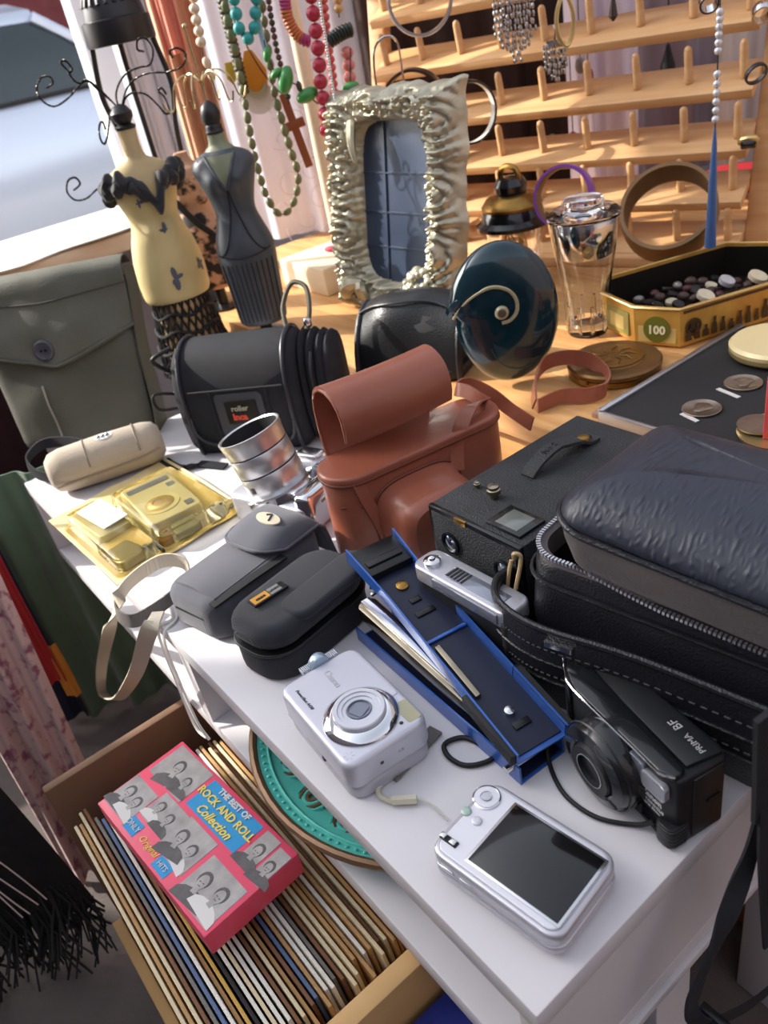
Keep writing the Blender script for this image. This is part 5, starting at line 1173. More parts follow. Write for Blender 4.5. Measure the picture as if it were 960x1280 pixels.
for k, (x, y, c, r) in enumerate(((.07, .05, '#d8cbb0', .011), (.12, .075, '#b8b6b8', .010), (.155, .06, '#d6c8a8', .012))):
    b = new(); lathe(b, [(.001, 0), (r, 0), (r * 1.05, .003), (r, .006), (r * .5, .0066), (.001, .005)], 20)
    single('pale_button', b, mat('button_' + str(k), c, .4), ('cream button on the near side of the tin heap', 'pale grey button in the middle of the tin heap', 'large ivory button at the far end of the tin heap')[k], 'button', M=OM @ T(x, y, .032) @ RX(.4) @ RY(.2))

g = thing('powder_compact', 'cream round powder compact with pink flower at the right edge', 'compact', (-.262, .690, TB + .0125), R(10))
b = new(); lathe(b, [(.001, 0), (.048, 0), (.051, .003), (.051, .008)], 44); obj('base', b, M_gold, g)
b = new(); lathe(b, [(.051, .008), (.0515, .012), (.048, .0155), (.001, .0175)], 44); obj('lid', b, mat('cream_enamel', '#e6d3a0', .3, .1, coat=.4), g)
M_fpink = mat('flower_pink', '#d7617a', .5)
for k in range(6):
    a = 2*pi*k/6; b = new(); sph(b, (.010*cos(a), .010*sin(a), .0172), (.0065, .0055, .0012), 10, 6, M=T(.012, -.004, 0)); obj('flower_petal', b, M_fpink, g)
b = new(); tube(b, [(-.006, -.01, .0172), (.0, -.016, .0170), (.012, -.018, .0168)], .0010, 5); obj('flower_stem', b, M_fpink, g)

CBx0, CBx1, CBy0, CBy1 = -.338, -.02, .478, .745
g = thing('coin_board', 'black display board with crown coins and pale metal edge strip', 'display board', (0, 0, TB))
b = new(); box(b, CBx0, CBx1, CBy0, CBy1, 0, .010, .001); obj('board', b, mat('board_black', '#1c1b1d', .75, bump=('noise', 500, .2)), g)
b = new(); box(b, CBx0 - .004, CBx0 + .003, CBy0, CBy1, 0, .0125, .001); obj('edge_strip', b, M_silver2, g)
b = new(); box(b, CBx0 - .013, CBx0 - .004, CBy0, CBy1, 0, .006, .001); obj('edge_strip', b, mat('strip_copper', '#a58672', .4, .4), g)
b = new(); box(b, CBx0, CBx1, CBy0 - .005, CBy0, 0, .0125, .001); obj('edge_strip', b, M_silver2, g)
M_coin = mat('worn_coin', '#a5988a', .28, .85, var=('#7f7064', 60, .1))
cm = new(); lathe(cm, [(.001, .0), (.0192, 0), (.0195, .0004), (.0195, .0022), (.0188, .0026), (.0178, .0019), (.001, .0018)], 40); cm_ = mesh(cm, M_coin, 'disc')
cr_ = new(); prism(cr_, [(.009 * cos(a) * (1 + .3*sin(3*a)), .011 * sin(a) + .001) for a in [2*pi*i/18 for i in range(18)]], .0017, .0026, .0003); cr_ = mesh(cr_, M_coin, 'relief')
for (px, py, lab) in ((877, 511, 'worn crown coin on the black board, nearer of the two by the bag'), (929, 479, 'worn crown coin on the black board just below the cream compact')):
    q = P(px, py, TB + .011); t = thing('crown_coin', lab, 'coin', (q.x, q.y, TB + .0100), R(30 * (px > 900)), 'crown coins on the black board'); obj('disc', cm_, None, t); obj('relief', cr_, None, t)
for (a, b_) in (((852, 517), (872, 527)), ((897, 486), (924, 497))):
    p0, p1 = P(*a, TB + .0105), P(*b_, TB + .0105); M = frame((p0 + p1) / 2, p1 - p0); L = (p1 - p0).length; b = new(); box(b, -L/2, L/2, -.0024, .0024, -.0003, .0006, M=T(0, 0, -TB) @ M); lb = obj('caption_strip', b, mat('caption_white', '#c9c7c4', .6) if 'caption_white' not in MATS else MATS['caption_white'], g)
q = P(938, 541, TB + .011); g = thing('coin_dish', 'small cream dish edge with coin under the red block at the right edge', 'dish', (q.x + .022, q.y + .008, TB + .0102))
b = new(); lathe(b, [(.001, .0), (.028, 0), (.034, .002), (.036, .006), (.033, .005), (.026, .003), (.001, .003)], 36); obj('dish', b, M_gold, g)
b = new(); lathe(b, [(.0195, 0), (.0195, .002), (.001, .002)], 30, T(-.019, .0, .0062)); obj('disc', b, M_coin, g)
g = thing('red_block', 'bright coral red block standing in the cream dish at the right edge', 'block', (q.x + .026, q.y + .010, TB + .0135), R(20))
b = new(); box(b, -.015, .015, -.015, .015, 0, .064, .0015); obj('block', b, mat('coral_red', '#cf4a4e', .5), g)

# ------------------------------------------------------------------ jewellery rack with pegs
ra = R(18); RXv = Vector((cos(ra), sin(ra), 0)); RBv = Vector((-sin(ra), cos(ra), 0)); RW = .70
RO = Vector((-.460, 1.004, TB)) - RXv * RW
RM = frame(RO, RXv)
g = thing('peg_rack', 'honey pine rack of sloping shelves with rows of pegs', 'rack', M=RM)
LEAN = T(0, 0, 0) @ RX(R(-11.5))
for x0 in (0, RW - .034):
    b = new(); box(b, x0, x0 + .034, .012, .034, .004, .66, .003, M=LEAN); obj('post', b, M_rackwood, g)
b = new(); box(b, .03, RW - .03, -.05, .10, .0, .016, .003); obj('base_board', b, M_rackwood, g)
for x0 in (.10, RW - .12): b = new(); box(b, x0, x0 + .02, .10, .20, 0, .016); obj('foot', b, M_rackwood, g)
ws = [.018, .088, .156, .232, .314, .396, .478]
pegm = new(); lathe(pegm, [(.0058, 0), (.0060, .004), (.0056, .042), (.0046, .0465), (.0022, .0485), (.0005, .049)], 12); pegm = mesh(pegm, M_rackwood, 'peg')
pegpos = {}
for i, w in enumerate(ws):
    SM = LEAN @ T(0, .012, w + .018) @ RX(R(36))
    b = new(); box(b, .034, RW - .034, -.052, .020, -.007, .007, .0015, M=SM); sh_ = obj('shelf', b, M_rackwood, g)
    for k in range(9):
        u = .052 + .0745 * k; o = obj('peg', pegm, None, sh_); M = SM @ T(u, -.022, .007) @ RX(R(-14)); o.matrix_local = M; pegpos[i, k] = RM @ M
# things hung on the pegs
def hoop(name, label, cat, M, R_, w, th, m, seg=48, ins=None, sub=None):
    b = new(); pr = [(R_ - th, -w/2), (R_ - th*.2, -w/2), (R_, -w*.25), (R_, w*.25), (R_ - th*.2, w/2), (R_ - th, w/2)]
    rings = [[Vector((r * cos(2*pi*i/seg), r * sin(2*pi*i/seg), z)) for i in range(seg)] for r, z in pr]; rings.append(rings[0])
    loft(b, rings, False)
    t = thing(name, label, cat, M=M); obj('hoop', b, m, t)
    if ins:
        b = new(); lathe(b, [(R_ - th - .0003, -w*.42), (R_ - th - .0009, 0), (R_ - th - .0003, w*.42)], seg, cap=False); obj('lining', b, ins, t)
    return t
def hang(px, py, d, R_px, ):
    p = PV(px, py, d); return p, R_px * (p - CAM_LOC).dot(FW) / F_PX
def vert_axis(p, yaw, tilt=0.):   # hoop axis pointing at the camera, turned
    return Matrix.Translation(p) @ facing((p.x, p.y, 0), yaw).to_3x3().to_4x4() @ RX(pi/2 + tilt)
M_ivory = mat('ivory', '#e9e4da', .35, coat=.3); M_dkbr = mat('dark_brown_bangle', '#3b2a22', .35); M_bronzeb = mat('bronze_wood', '#8f6b3d', .42, var=('#6f4f28', 14, .2), bump=('noise', 40, .1)); M_bangin = mat('bangle_inside', '#5c4027', .5)
p, r_ = hang(525, -2, 1.42, 42); hoop('silver_bangle', 'silver rope edged bangle hanging at the top left of the rack', 'bangle', vert_axis(p, R(10)), r_, .010, .005, M_steel)
p, r_ = hang(518, 132, 1.44, 42); hoop('dark_bangle', 'wide dark brown bangle hanging on a peg above the picture frame', 'bangle', vert_axis(p, R(-15)), r_, .026, .005, M_dkbr, ins=M_bronzeb)
p, r_ = hang(587, 141, 1.38, 37); hoop('black_white_bangle', 'black bangle with white lining hanging right of the picture frame', 'bangle', vert_axis(p, R(28)), r_, .014, .004, M_bk, ins=M_ivory)
p = PV(837, 262, 1.15); q = Vector((p.x, p.y, TB + .0675)); hoop('wooden_bangle', 'large carved golden wood bangle leaning on the rack behind the tin', 'bangle', vert_axis(PV(836, 266, 1.14), R(-8), R(-42)), .066, .044, .007, M_bronzeb, ins=M_bangin)
p, r_ = hang(945, 92, 1.16, 14); hoop('metal_ring', 'small dark metal ring on the upper right peg', 'ring', vert_axis(p, R(30), R(30)), r_, .006, .0025, M_darkmetal)
b = new(); lathe(b, [(.012, 0), (.0145, .003), (.0145, .006), (.012, .008)], 24, cap=False); p = PV(936, 172, 1.15); t = thing('stone_ring', 'gold ring with black stone on the lower right peg', 'ring', M=vert_axis(p, R(0), R(60))); obj('band', b, M_gold, t); b = new(); rbox(b, .020, .012, -.004, .004, .003, .001, M=T(0, -.015, .004)); obj('stone', b, M_bk, t)
for (px, py, nm, lab) in ((886, 2, 'silver_ring', 'silver ring at the top of the rack left of the bead chain'), (952, 16, 'silver_ring', 'silver ring at the top right corner of the rack')):
    p = PV(px, py, 1.17); hoop(nm, lab, 'ring', vert_axis(p, R(10), R(30)), .013, .014, .003, M_chrome, 28)
# purple bangle, silver bent wire hook
p, r_ = hang(705, 246, 1.20, 38); hoop('purple_bangle', 'purple and cream banded bangle standing behind the metal lid', 'bangle', vert_axis(p, R(-20), R(-15)), r_, .022, .005, mat('purple_bead', '#8a4ea8', .35, coat=.3), ins=M_bronzeb)
p = PV(485, 45, 1.40)
b = new(); tube(b, [PV(472, 118, 1.40), PV(468, 90, 1.395), PV(468, 62, 1.39), PV(477, 48, 1.385), PV(490, 46, 1.385), PV(498, 58, 1.39), PV(503, 90, 1.395), PV(508, 128, 1.40)], .0017, 7, sm=6); single('silver_wire_hook', b, M_steel, 'bent silver wire earring hook on the left end peg of the rack', 'earring')
# chandelier earrings
def chandelier(px, py, d, wpx, hpx, m, name, label, seed, nst=11):
    random.seed(seed); t = thing(name, label, 'earring', PV(px, py, d)); o0 = PV(px, py, d); sc = (o0 - CAM_LOC).dot(FW) / F_PX; W_, H_ = wpx * sc, hpx * sc
    b = new(); rbox(b, W_ * .8, .004, -.006, .002, .0018, M=frame((0, 0, 0), RH)); obj('bar', b, m, t)
    for i in range(nst):
        x = -W_/2 + W_ * i / (nst - 1); L = H_ * (.62 + .38 * (1 - abs(2*i/(nst-1) - 1))) * random.uniform(.9, 1.05); b = new(); n = max(5, int(L / .0075))
        for k in range(n):
            sph(b, RH * (x + random.uniform(-.001, .001)) + HN * random.uniform(-.005, .003) + Vector((0, 0, -.005 - L * k / n)), (.0024, .0024, .0042), 6, 4)
        obj('bead_string', b, m, t)
    b = new(); tube(b, [(0, 0, 0), HN * -.006 + Vector((0, 0, .014)), (0, 0, .02)], .001, 5, sm=3); obj('hook', b, m, t)
M_dksilver = mat('dark_silver', '#a7a5a6', .18, 1.)
chandelier(640, -12, 1.27, 50, 82, M_dksilver, 'silver_drop_earring', 'big dark silver chandelier earring of beaded strings on the top peg', 3, 13)
chandelier(693, 52, 1.27, 26, 50, M_dksilver, 'silver_fan_earring', 'smaller silver fringe earring hanging right of the big chandelier', 4, 9)
p = PV(706, -8, 1.25); t = thing('gold_hoop_earring', 'long narrow gold hoop earring hanging at the top of the rack', 'earring', p)
for k in (0, 1):
    b = new(); tube(b, [RH * x + HN * (.006*k) + Vector((0, 0, z)) for x, z in ((0, 0), (-.011, -.02), (-.011, -.045), (0, -.062), (.010, -.045), (.010, -.02))], .0022, 7, True, sm=6); obj('hoop', b, M_gold, t)
b = new(); tube(b, [(0, 0, -.001), HN * -.004 + Vector((0, 0, .012))], .001, 5); obj('hook', b, M_gold, t)
p = PV(766, -6, 1.22); t = thing('dark_drop_earring', 'dark bronze drop earring at the top of the rack left of the chain', 'earring', p)
b = new(); lathe(b, [(.001, -.03), (.006, -.024), (.004, -.01), (.002, 0)], 14); obj('drop', b, M_dkbr, t); b = new(); tube(b, [(0, 0, 0), (.003, 0, .01), (0, 0, .016)], .001, 5); obj('hook', b, M_dkbr, t)

# things behind the rack: hanging clothes
M_mauve = mat('mauve_cloth', '#9b8a90', .9, var=('#8a7a82', 6, .1), sheen=.2); M_lilac = mat('lilac_white_cloth', '#cfc6d6', .9, sheen=.2); M_dkbrown = mat('dark_brown_cloth', '#3a2b28', .9)
def vsheet(name, label, m, px0, px1, d, ztop, zbot, amp, nf, ph, py=120, d1=None):
    a, c = PV(px0, py, d), PV(px1, py, d1 or d); sheet(name, label, m, (a.x, a.y), (c.x, c.y), zbot, ztop, amp, nf, ph)
vsheet('mauve_cloth', 'dull mauve cloth hanging behind the right half of the rack', M_mauve, 740, 1030, 1.75, 1.35, .585, .02, 4, .3)
vsheet('lilac_cloth', 'pale lilac cloth hanging behind the middle of the rack', M_lilac, 712, 800, 1.66, 1.35, .585, .012, 2, 1.2)
vsheet('brown_cloth', 'dark brown cloth hanging behind the left half of the rack', M_dkbrown, 460, 740, 1.80, 1.4, .585, .02, 4, 2.)
vsheet('grey_cloth', 'pale grey cloth hanging behind the right end of the rack', mat('pale_grey_cloth', '#b5aeac', .9), 900, 1020, 1.60, .86, .585, .012, 3, .6)
p = PV(835, 55, 1.5); t = thing('black_tassel', 'black tassel hanging behind the upper right shelves', 'tassel', p)
b = new(); lathe(b, [(.016, -.065), (.012, -.03), (.006, -.012), (.003, 0)], 16); obj('threads', b, M_blackmat, t); b = new(); tube(b, [(0, 0, 0), (0, 0, .08)], .0012, 5); obj('cord', b, M_cord, t)
random.seed(12)
for k, (px, py, c, n_, lab) in enumerate(((716, 165, '#b03a44', 'red', 'red glass bead drop behind the third shelf of the rack'), (735, 85, '#a23a5c', 'pink', 'dark pink bead drop behind the second shelf of the rack'), (690, 168, '#6fa7a6', 'turquoise', 'pale turquoise bead drop behind the third shelf of the rack'), (725, 72, '#8f8f96', 'silver', 'silver bead drop beside the dark pink one behind the rack'))):
    p = PV(px, py, 1.5); t = thing('bead_drop', lab, 'bead', p); b = new(); sph(b, (0, 0, -.012), (.009, .009, .013), 12, 8); obj('bead', b, mat('drop_' + n_, c, .3), t); b = new(); tube(b, [(0, 0, 0), (0, 0, .16)], .0009, 5); obj('thread', b, M_cord, t)
p = PV(918, 262, 1.50); g = thing('red_bowl', 'small red bowl standing behind the right end of the rack', 'bowl', (p.x, p.y, TB + .001)); b = new(); lathe(b, [(.001, 0), (.02, 0), (.045, .03), (.05, .045), (.047, .045), (.018, .004), (.001, .004)], 32); obj('bowl', b, mat('bowl_red', '#b5262f', .35), g); b = new(); lathe(b, [(.05, .043), (.0515, .0455), (.047, .046)], 32); obj('rim', b, MATS['bowl_red'], g)

# bead chain with blue tassel hanging in front of the rack at the right
d_ = 1.05; t = thing('bead_chain_tassel', 'clear bead chain ending in a long blue tassel in front of the rack', 'necklace', PV(902, -40, d_)); o0 = PV(902, -40, d_)
def vy(py): return PV(900, py, d_).z - o0.z
b = new(); tube(b, [(0, 0, 0), (0, 0, vy(158))], .0009, 5); obj('cord', b, M_cord, t)
M_clear = mat('clear_bead', '#cfd0d4', .1, .2, coat=.5)
for py in (15, 24, 33, 43, 53, 63, 92, 104, 115, 126, 137, 148):
    b = new(); sph(b, (0, 0, vy(py)), .0046, 12, 8); obj('bead', b, M_clear, t)
b = new(); lathe(b, [(.0075, vy(306)), (.0062, vy(260)), (.0045, vy(210)), (.003, vy(178)), (.0012, vy(158))], 14); obj('tassel', b, mat('tassel_blue', '#3d5f96', .4, sheen=.4), t)

# ------------------------------------------------------------------ necklace stand, curtain, scarf
bM = frame((-1.100, .660, TB), (-1, .045, 0)) 
g = thing('necklace_stand', 'pale wooden necklace stand with square base block and upright pole', 'stand', M=frame((-1.098, .662, TB), (1, -.04, 0)))
b = new(); box(b, -.078, .078, -.066, .060, 0, .048, .003); obj('base_block', b, M_palewood, g)
pp = g.matrix_world.inverted() @ P(424, 303, TB + .048)
b = new(); cyl(b, (pp.x, pp.y, .046), (pp.x, pp.y, .70), .0125, n=20); obj('pole', b, M_palewood, g)
b = new(); cyl(b, (pp.x - .42, pp.y - .0, .60), (pp.x + .10, pp.y, .60), .010, n=16); obj('crossbar', b, M_palewood, g)
q = P(415, 314, TB + .048); t = thing('pink_tassel', 'small pink tassel lying on the base block of the necklace stand', 'tassel', (q.x, q.y, TB + .0525), R(30))
b = new(); sph(b, (0, 0, 0), (.015, .008, .0055), 12, 8); obj('threads', b, mat('tassel_pink', '#c04a62', .7), t); b = new(); tube(b, [(.012, 0, 0), (.022, .004, .0), (.030, .0, -.002)], .001, 5, sm=3); obj('cord', b, MATS['tassel_pink'], t)

M_lace = mat('white_embroidered_curtain', '#e6eafa', .9, sheen=.2); M_emb = mat('embroidery', '#b9aeb9', .8); M_peach = mat('peach_cloth', '#d8ab8c', .9, var=('#c69470', 7, .1), sheen=.2); M_coral = mat('coral_scarf', '#dd8a76', .9)
a, c = PV(272, 150, 1.92), PV(475, 150, 1.86)
sheet('white_curtain', 'white curtain with embroidered curls hanging behind the necklaces', M_lace, (a.x, a.y), (c.x, c.y), .585, 1.5, .010, 3, .5)
cu = bpy.data.objects[[o.name for o in bpy.data.objects if o.name.startswith('white_curtain')][0]]
random.seed(31)
for k in range(16):
    px, py = random.choice([(388, 210), (400, 245), (385, 270), (410, 285), (372, 190), (396, 175), (380, 120), (372, 80), (386, 60), (340, 130), (350, 170), (362, 230), (350, 255), (375, 290), (400, 305), (365, 150)]) if False else [(388, 210), (400, 245), (385, 270), (410, 285), (372, 190), (396, 175), (380, 120), (372, 80), (386, 60), (340, 130), (350, 170), (362, 230), (350, 255), (375, 290), (400, 305), (365, 150)][k]
    c0 = PV(px, py, 1.85); b = new(); s = .028; a0 = random.uniform(0, 6)
    tube(b, [c0 + RH * (s * (1 - t_*.75) * cos(a0 + 5.5*t_)) + Vector((0, 0, s * (1 - t_*.75) * sin(a0 + 5.5*t_) - .012*t_)) for t_ in [i/18 for i in range(19)]], .0007, 4)
    obj('embroidered_curl', b, M_emb, cu)
vsheet('peach_scarf', 'peach scarf hanging beside the white window post', M_peach, 214, 272, 1.72, 1.5, .585, .012, 2.5, .8, 120)
vsheet('coral_scarf', 'coral pink scarf folded over the top left of the peach scarf', M_coral, 205, 232, 1.66, 1.4, .98, .006, 1.5, .2, 60)

def strand(name, label, pts, d, r, m, m2=None, gap=1.0, shape=(1, 1, 1.0), cord=True, cat='necklace', alt=1, rv=0.):
    """beads one by one along a hanging cord"""
    P3 = smoothpath([PV(x, y, d + dd) for x, y, dd in [(q + (0,))[:3] for q in pts]], 8); t = thing(name, label, cat, P3[0]); o0 = P3[0]
    if cord: b = new(); tube(b, [p - o0 for p in P3], .0009, 5); obj('cord', b, M_cord, t)
    L = [0]
    for i in range(1, len(P3)): L.append(L[-1] + (P3[i] - P3[i-1]).length)
    step = 2 * r * shape[2] * gap; n = int(L[-1] / step); j = 0
    b = new(); sph(b, (0, 0, 0), (r * shape[0], r * shape[1], r * shape[2]), 12, 8); me = mesh(b, m, 'bead'); me2 = None
    if m2: b = new(); sph(b, (0, 0, 0), (r * shape[0], r * shape[1], r * shape[2]), 12, 8); me2 = mesh(b, m2, 'bead')
    for k in range(n):
        s = (k + .5) * step
        while L[j+1] < s: j += 1
        f_ = (s - L[j]) / (L[j+1] - L[j] + 1e-9); p = P3[j].lerp(P3[j+1], f_); tg_ = (P3[j+1] - P3[j]).normalized()
        o = obj('bead', me2 if (me2 and (k // alt) % 2) else me, None, t); o.matrix_local = Matrix.Translation(p - o0) @ tg_.to_track_quat('Z', 'Y').to_matrix().to_4x4() @ Matrix.Scale(1 + rv * random.uniform(-1, 1), 4)
    return t
M_creamb = mat('cream_bead', '#e0c8ae', .45); M_olive = mat('olive_bead', '#7d7c58', .5, var=('#696845', 60, .1)); M_olivedk = mat('dark_olive_bead', '#45422f', .5); M_turqb = mat('turquoise_bead', '#2d9c98', .4, coat=.2)
M_greenb = mat('green_bead', '#3c8a41', .35, coat=.4); M_magb = mat('magenta_bead', '#b03a6e', .4); M_oranb = mat('orange_bead', '#c8703c', .45); M_coralb = mat('coral_bead', '#d2605c', .4); M_brownb = mat('brown_bead', '#5a4034', .5); M_woodcr = mat('red_wood', '#94502f', .5)
strand('cream_bead_necklace', 'cream pebble bead necklace hanging on the left of the stand', [(240, -40), (243, 10), (250, 45), (254, 70)], 1.40, .0078, M_creamb, shape=(1, 1, .9))
strand('shell_pendant_necklace', 'pale shell bead string hanging before the peach scarf', [(254, 72), (262, 85), (268, 108)], 1.41, .007, M_creamb, shape=(.9, .9, 1.2))
strand('olive_bead_necklace', 'long necklace of olive stone beads in a loop beside the grey mannequin', [(276, -40), (283, 20), (295, 70), (305, 120), (312, 165), (322, 210), (333, 245), (348, 267), (362, 262), (371, 240), (372, 215), (364, 190), (352, 150), (344, 120), (338, 85), (334, 55), (328, 10), (322, -40)], 1.38, .0082, M_olive, gap=1.06, shape=(.74, .74, 1.05), rv=.08)
strand('dark_bead_necklace', 'string of dark brown flat beads hanging between olive and turquoise strands', [(270, -40), (280, 10), (290, 50), (300, 90), (306, 118)], 1.42, .0085, M_olivedk, gap=.62, shape=(1, 1, .6))
strand('turquoise_necklace', 'short loop of turquoise beads hanging at the top of the stand', [(288, -30), (294, 8), (297, 28), (302, 42), (311, 48), (317, 40), (319, 22), (322, -30)], 1.36, .0088, M_turqb, gap=1.02)
strand('brown_bead_necklace', 'thin string of brown beads hanging right of the turquoise loop', [(330, -40), (337, 10), (342, 40), (346, 62), (352, 86), (358, 110), (361, 130)], 1.40, .0045, M_brownb, M_olivedk, gap=1.0, alt=2)
strand('pink_orange_necklace', 'string of magenta and orange disc beads curving at the stand', [(354, -30), (357, 10), (362, 28), (370, 42), (380, 50), (388, 52)], 1.38, .0088, M_magb, M_oranb, gap=.52, shape=(1, 1, .5), alt=9)
strand('red_bead_necklace', 'strand of big crimson red beads hanging on the stand pole', [(385, -40), (392, 20), (396, 48), (399, 78), (401, 105), (405, 130), (407, 158), (408, 172)], 1.34, .0105, M_red, gap=1.02)
strand('coral_bead_necklace', 'coral red bead strand hanging behind the crimson beads', [(400, -40), (405, 10), (409, 50), (415, 90), (418, 120), (420, 145)], 1.40, .0072, M_coralb, gap=.9, shape=(1, 1, .85))
strand('black_disc_necklace', 'short row of black disc beads beside the rack post', [(411, 52), (420, 46), (430, 40), (440, 37)], 1.37, .0105, mat('black_green_bead', '#1d2a24', .35), gap=.5, shape=(1, 1, .45))
strand('pink_stone_necklace', 'salmon pink stone beads hanging beside the rack post', [(433, 58), (435, 75), (437, 92), (438, 106)], 1.37, .0095, mat('salmon_bead', '#d98078', .4), gap=.95, shape=(1, 1, .9))
strand('wooden_bead_necklace', 'pale wooden beads hanging at the top left of the rack', [(421, -30), (423, 5), (424, 22)], 1.38, .007, mat('wood_bead', '#d0a56c', .5), gap=.9, shape=(1, 1, .9))
b = new(); tube(b, [PV(px, py, 1.325) for px, py in ((397, -40), (402, 10), (410, 60), (417, 110), (424, 150), (430, 175))], .0013, 5, sm=4)
t = strand('silver_chain_necklace', 'silver rope chain hanging over the crimson beads', [(396, -40), (401, 10), (408, 55), (414, 95), (420, 135), (425, 165)], 1.325, .0036, M_steel, gap=.55, shape=(1, .7, .9))
b.free()
# chunky green beads, cross, feather earring, blue strand
for nm, lab, lst in (('green_bead_cluster', 'chunky polished green beads hanging left of the crimson strand', [(334, 68, .0085, 20), (345, 92, .008, 60), (357, 100, .0155, 25), (374, 108, .006, 0), (384, 119, .014, 75)]), ('green_bead_drop', 'single long green bead beside the rack post', [(438, 110, .0115, 80)])):
    p0 = PV(lst[0][0], lst[0][1], 1.35); t = thing(nm, lab, 'necklace', p0); b = new(); tube(b, [PV(x, y, 1.35) - p0 for x, y, *_ in ([(330, 50)] if len(lst) > 1 else [(438, 60)]) + lst + ([(398, 130)] if len(lst) > 1 else [])], .001, 5, sm=4); obj('cord', b, M_cord, t)
    for x, y, r, a_ in lst:
        b = new(); sph(b, (0, 0, 0), (r * .72, r * .8, r * 1.25), 16, 10, M=Matrix.Translation(PV(x, y, 1.35) - p0) @ facing(PV(x, y, 1.35)).to_3x3().to_4x4() @ RY(R(a_))); obj('bead', b, M_greenb if r > .007 else M_olivedk, t)
p0 = PV(369, 160, 1.44); t = thing('wooden_cross', 'reddish wooden cross pendant hanging before the white curtain', 'pendant', M=facing(p0) @ RY(R(-9)))
b = new(); box(b, -.0065, .0065, -.003, .003, -.062, .052, .0015); obj('upright', b, M_woodcr, t); b = new(); box(b, -.018, .018, -.0035, .0035, -.002, .012, .0015); obj('crossbar', b, M_woodcr, t); b = new(); tube(b, [(0, 0, .05), (-.012, 0, .075), (-.022, 0, .11), (-.03, 0, .17), (-.035, 0, .3)], .001, 5, sm=3); obj('cord', b, M_cord, t)
p0 = PV(316, 90, 1.45); t = thing('orange_feather_earring', 'earring with orange shell and pale fringe hanging by the mannequin', 'earring', M=facing(p0)); 
b = new(); prism(b, [(-.006, .03), (.006, .03), (.022, .0), (.018, -.024), (.0, -.034), (-.018, -.022), (-.02, .0)], -.002, .002, .001, M=RX(pi/2)); obj('shell', b, mat('orange_shell', '#e0902a', .4), t); b = new(); random.seed(2)
for k in range(26): a_ = R(-150 + 120 * k / 25); tube(b, [(.015 * cos(a_), -.003, -.008 + .02 * sin(a_)), (.036 * cos(a_), -.004, -.010 + .05 * sin(a_))], .0012, 4)
obj('fringe', b, mat('fringe_straw', '#b5a887', .8), t, kind='stuff'); b = new(); tube(b, [(0, 0, .03), (-.004, 0, .06), (-.006, 0, .10)], .001, 5, sm=3); obj('hook', b, M_gold, t)
b = new(); prism(b, [(-.006, .012), (.006, .012), (.008, -.01), (0, -.02), (-.008, -.01)], -.002, .0025, .001, M=T(-.034, 0, .008) @ RX(pi/2)); obj('yellow_shell', b, mat('yellow_shell', '#cfae3c', .4), t)
b = new(); tube(b, [PV(316, -30, 1.37), PV(321, 15, 1.37), PV(327, 45, 1.37), PV(332, 62, 1.37)], .0042, 8, sm=5); single('pale_blue_cord', b, mat('pale_blue_cord', '#9dbad0', .5), 'pale blue cord necklace hanging right of the turquoise loop', 'necklace')

# ------------------------------------------------------------------ display mannequins
M_greydress = mat('grey_dress', '#4b5057', .42, var=('#3e4249', 30, .2)); M_skin = mat('sage_bust', '#8d9277', .5, var=('#7a7f64', 20, .1)); M_goldw = mat('gold_wire', '#c9b48a', .25, 1.)
MM = facing((-.979, .439, TB), R(-8))
g = thing('grey_mannequin', 'grey pinstriped dress mannequin with gold wire hooks above its neck', 'mannequin', M=MM)
sx = 1.0
prof = [(.024, .018, .020), (.0375, .030, .024), (.040, .032, .06), (.043, .035, .10), (.0455, .038, .130), (.043, .036, .150), (.036, .029, .172), (.0305, .0245, .192), (.033, .026, .210), (.039, .031, .230), (.0445, .032, .247), (.047, .030, .258), (.040, .026, .270), (.022, .018, .279), (.0135, .0125, .288), (.012, .0115, .302)]
def body(prof, n=40, M=None, b=None, lo=0, hi=None):
    b = b or new(); P_ = smoothpath([Vector(p) for p in prof], 3); rings = []
    for p in P_:
        rx, ry, z = p; ring = []
        for i in range(n):
            a = 2*pi*i/n; x = rx * cos(a); y = ry * sin(a)
            if .218 < z < .262 and y < 0: y -= .010 * math.exp(-((abs(x) - .019) / .011) ** 2) * math.exp(-((z - .240) / .012) ** 2)
            if .11 < z < .16 and y > 0: y += .006 * math.exp(-((abs(x) - .018) / .014) ** 2)
            ring.append(Vector((x, y, z)))
        rings.append(ring)
    return loft(b, rings, M=M)
obj('dress_body', body(prof[:14]), M_greydress, g, ang=70)
b = body(prof[13:]); obj('bust', b, M_skin, g, ang=70)
b = new()
def surf(x, z, off=.0012):
    P_ = smoothpath([Vector(p) for p in prof], 3)
    k = min(range(len(P_)), key=lambda i: abs(P_[i].z - z)); rx, ry = P_[k].x, P_[k].y; y = -ry * math.sqrt(max(.02, 1 - (x / rx) ** 2))
    if .218 < z < .262: y -= .010 * math.exp(-((abs(x) - .019) / .011) ** 2) * math.exp(-((z - .240) / .012) ** 2)
    return Vector((x, y - off, z))
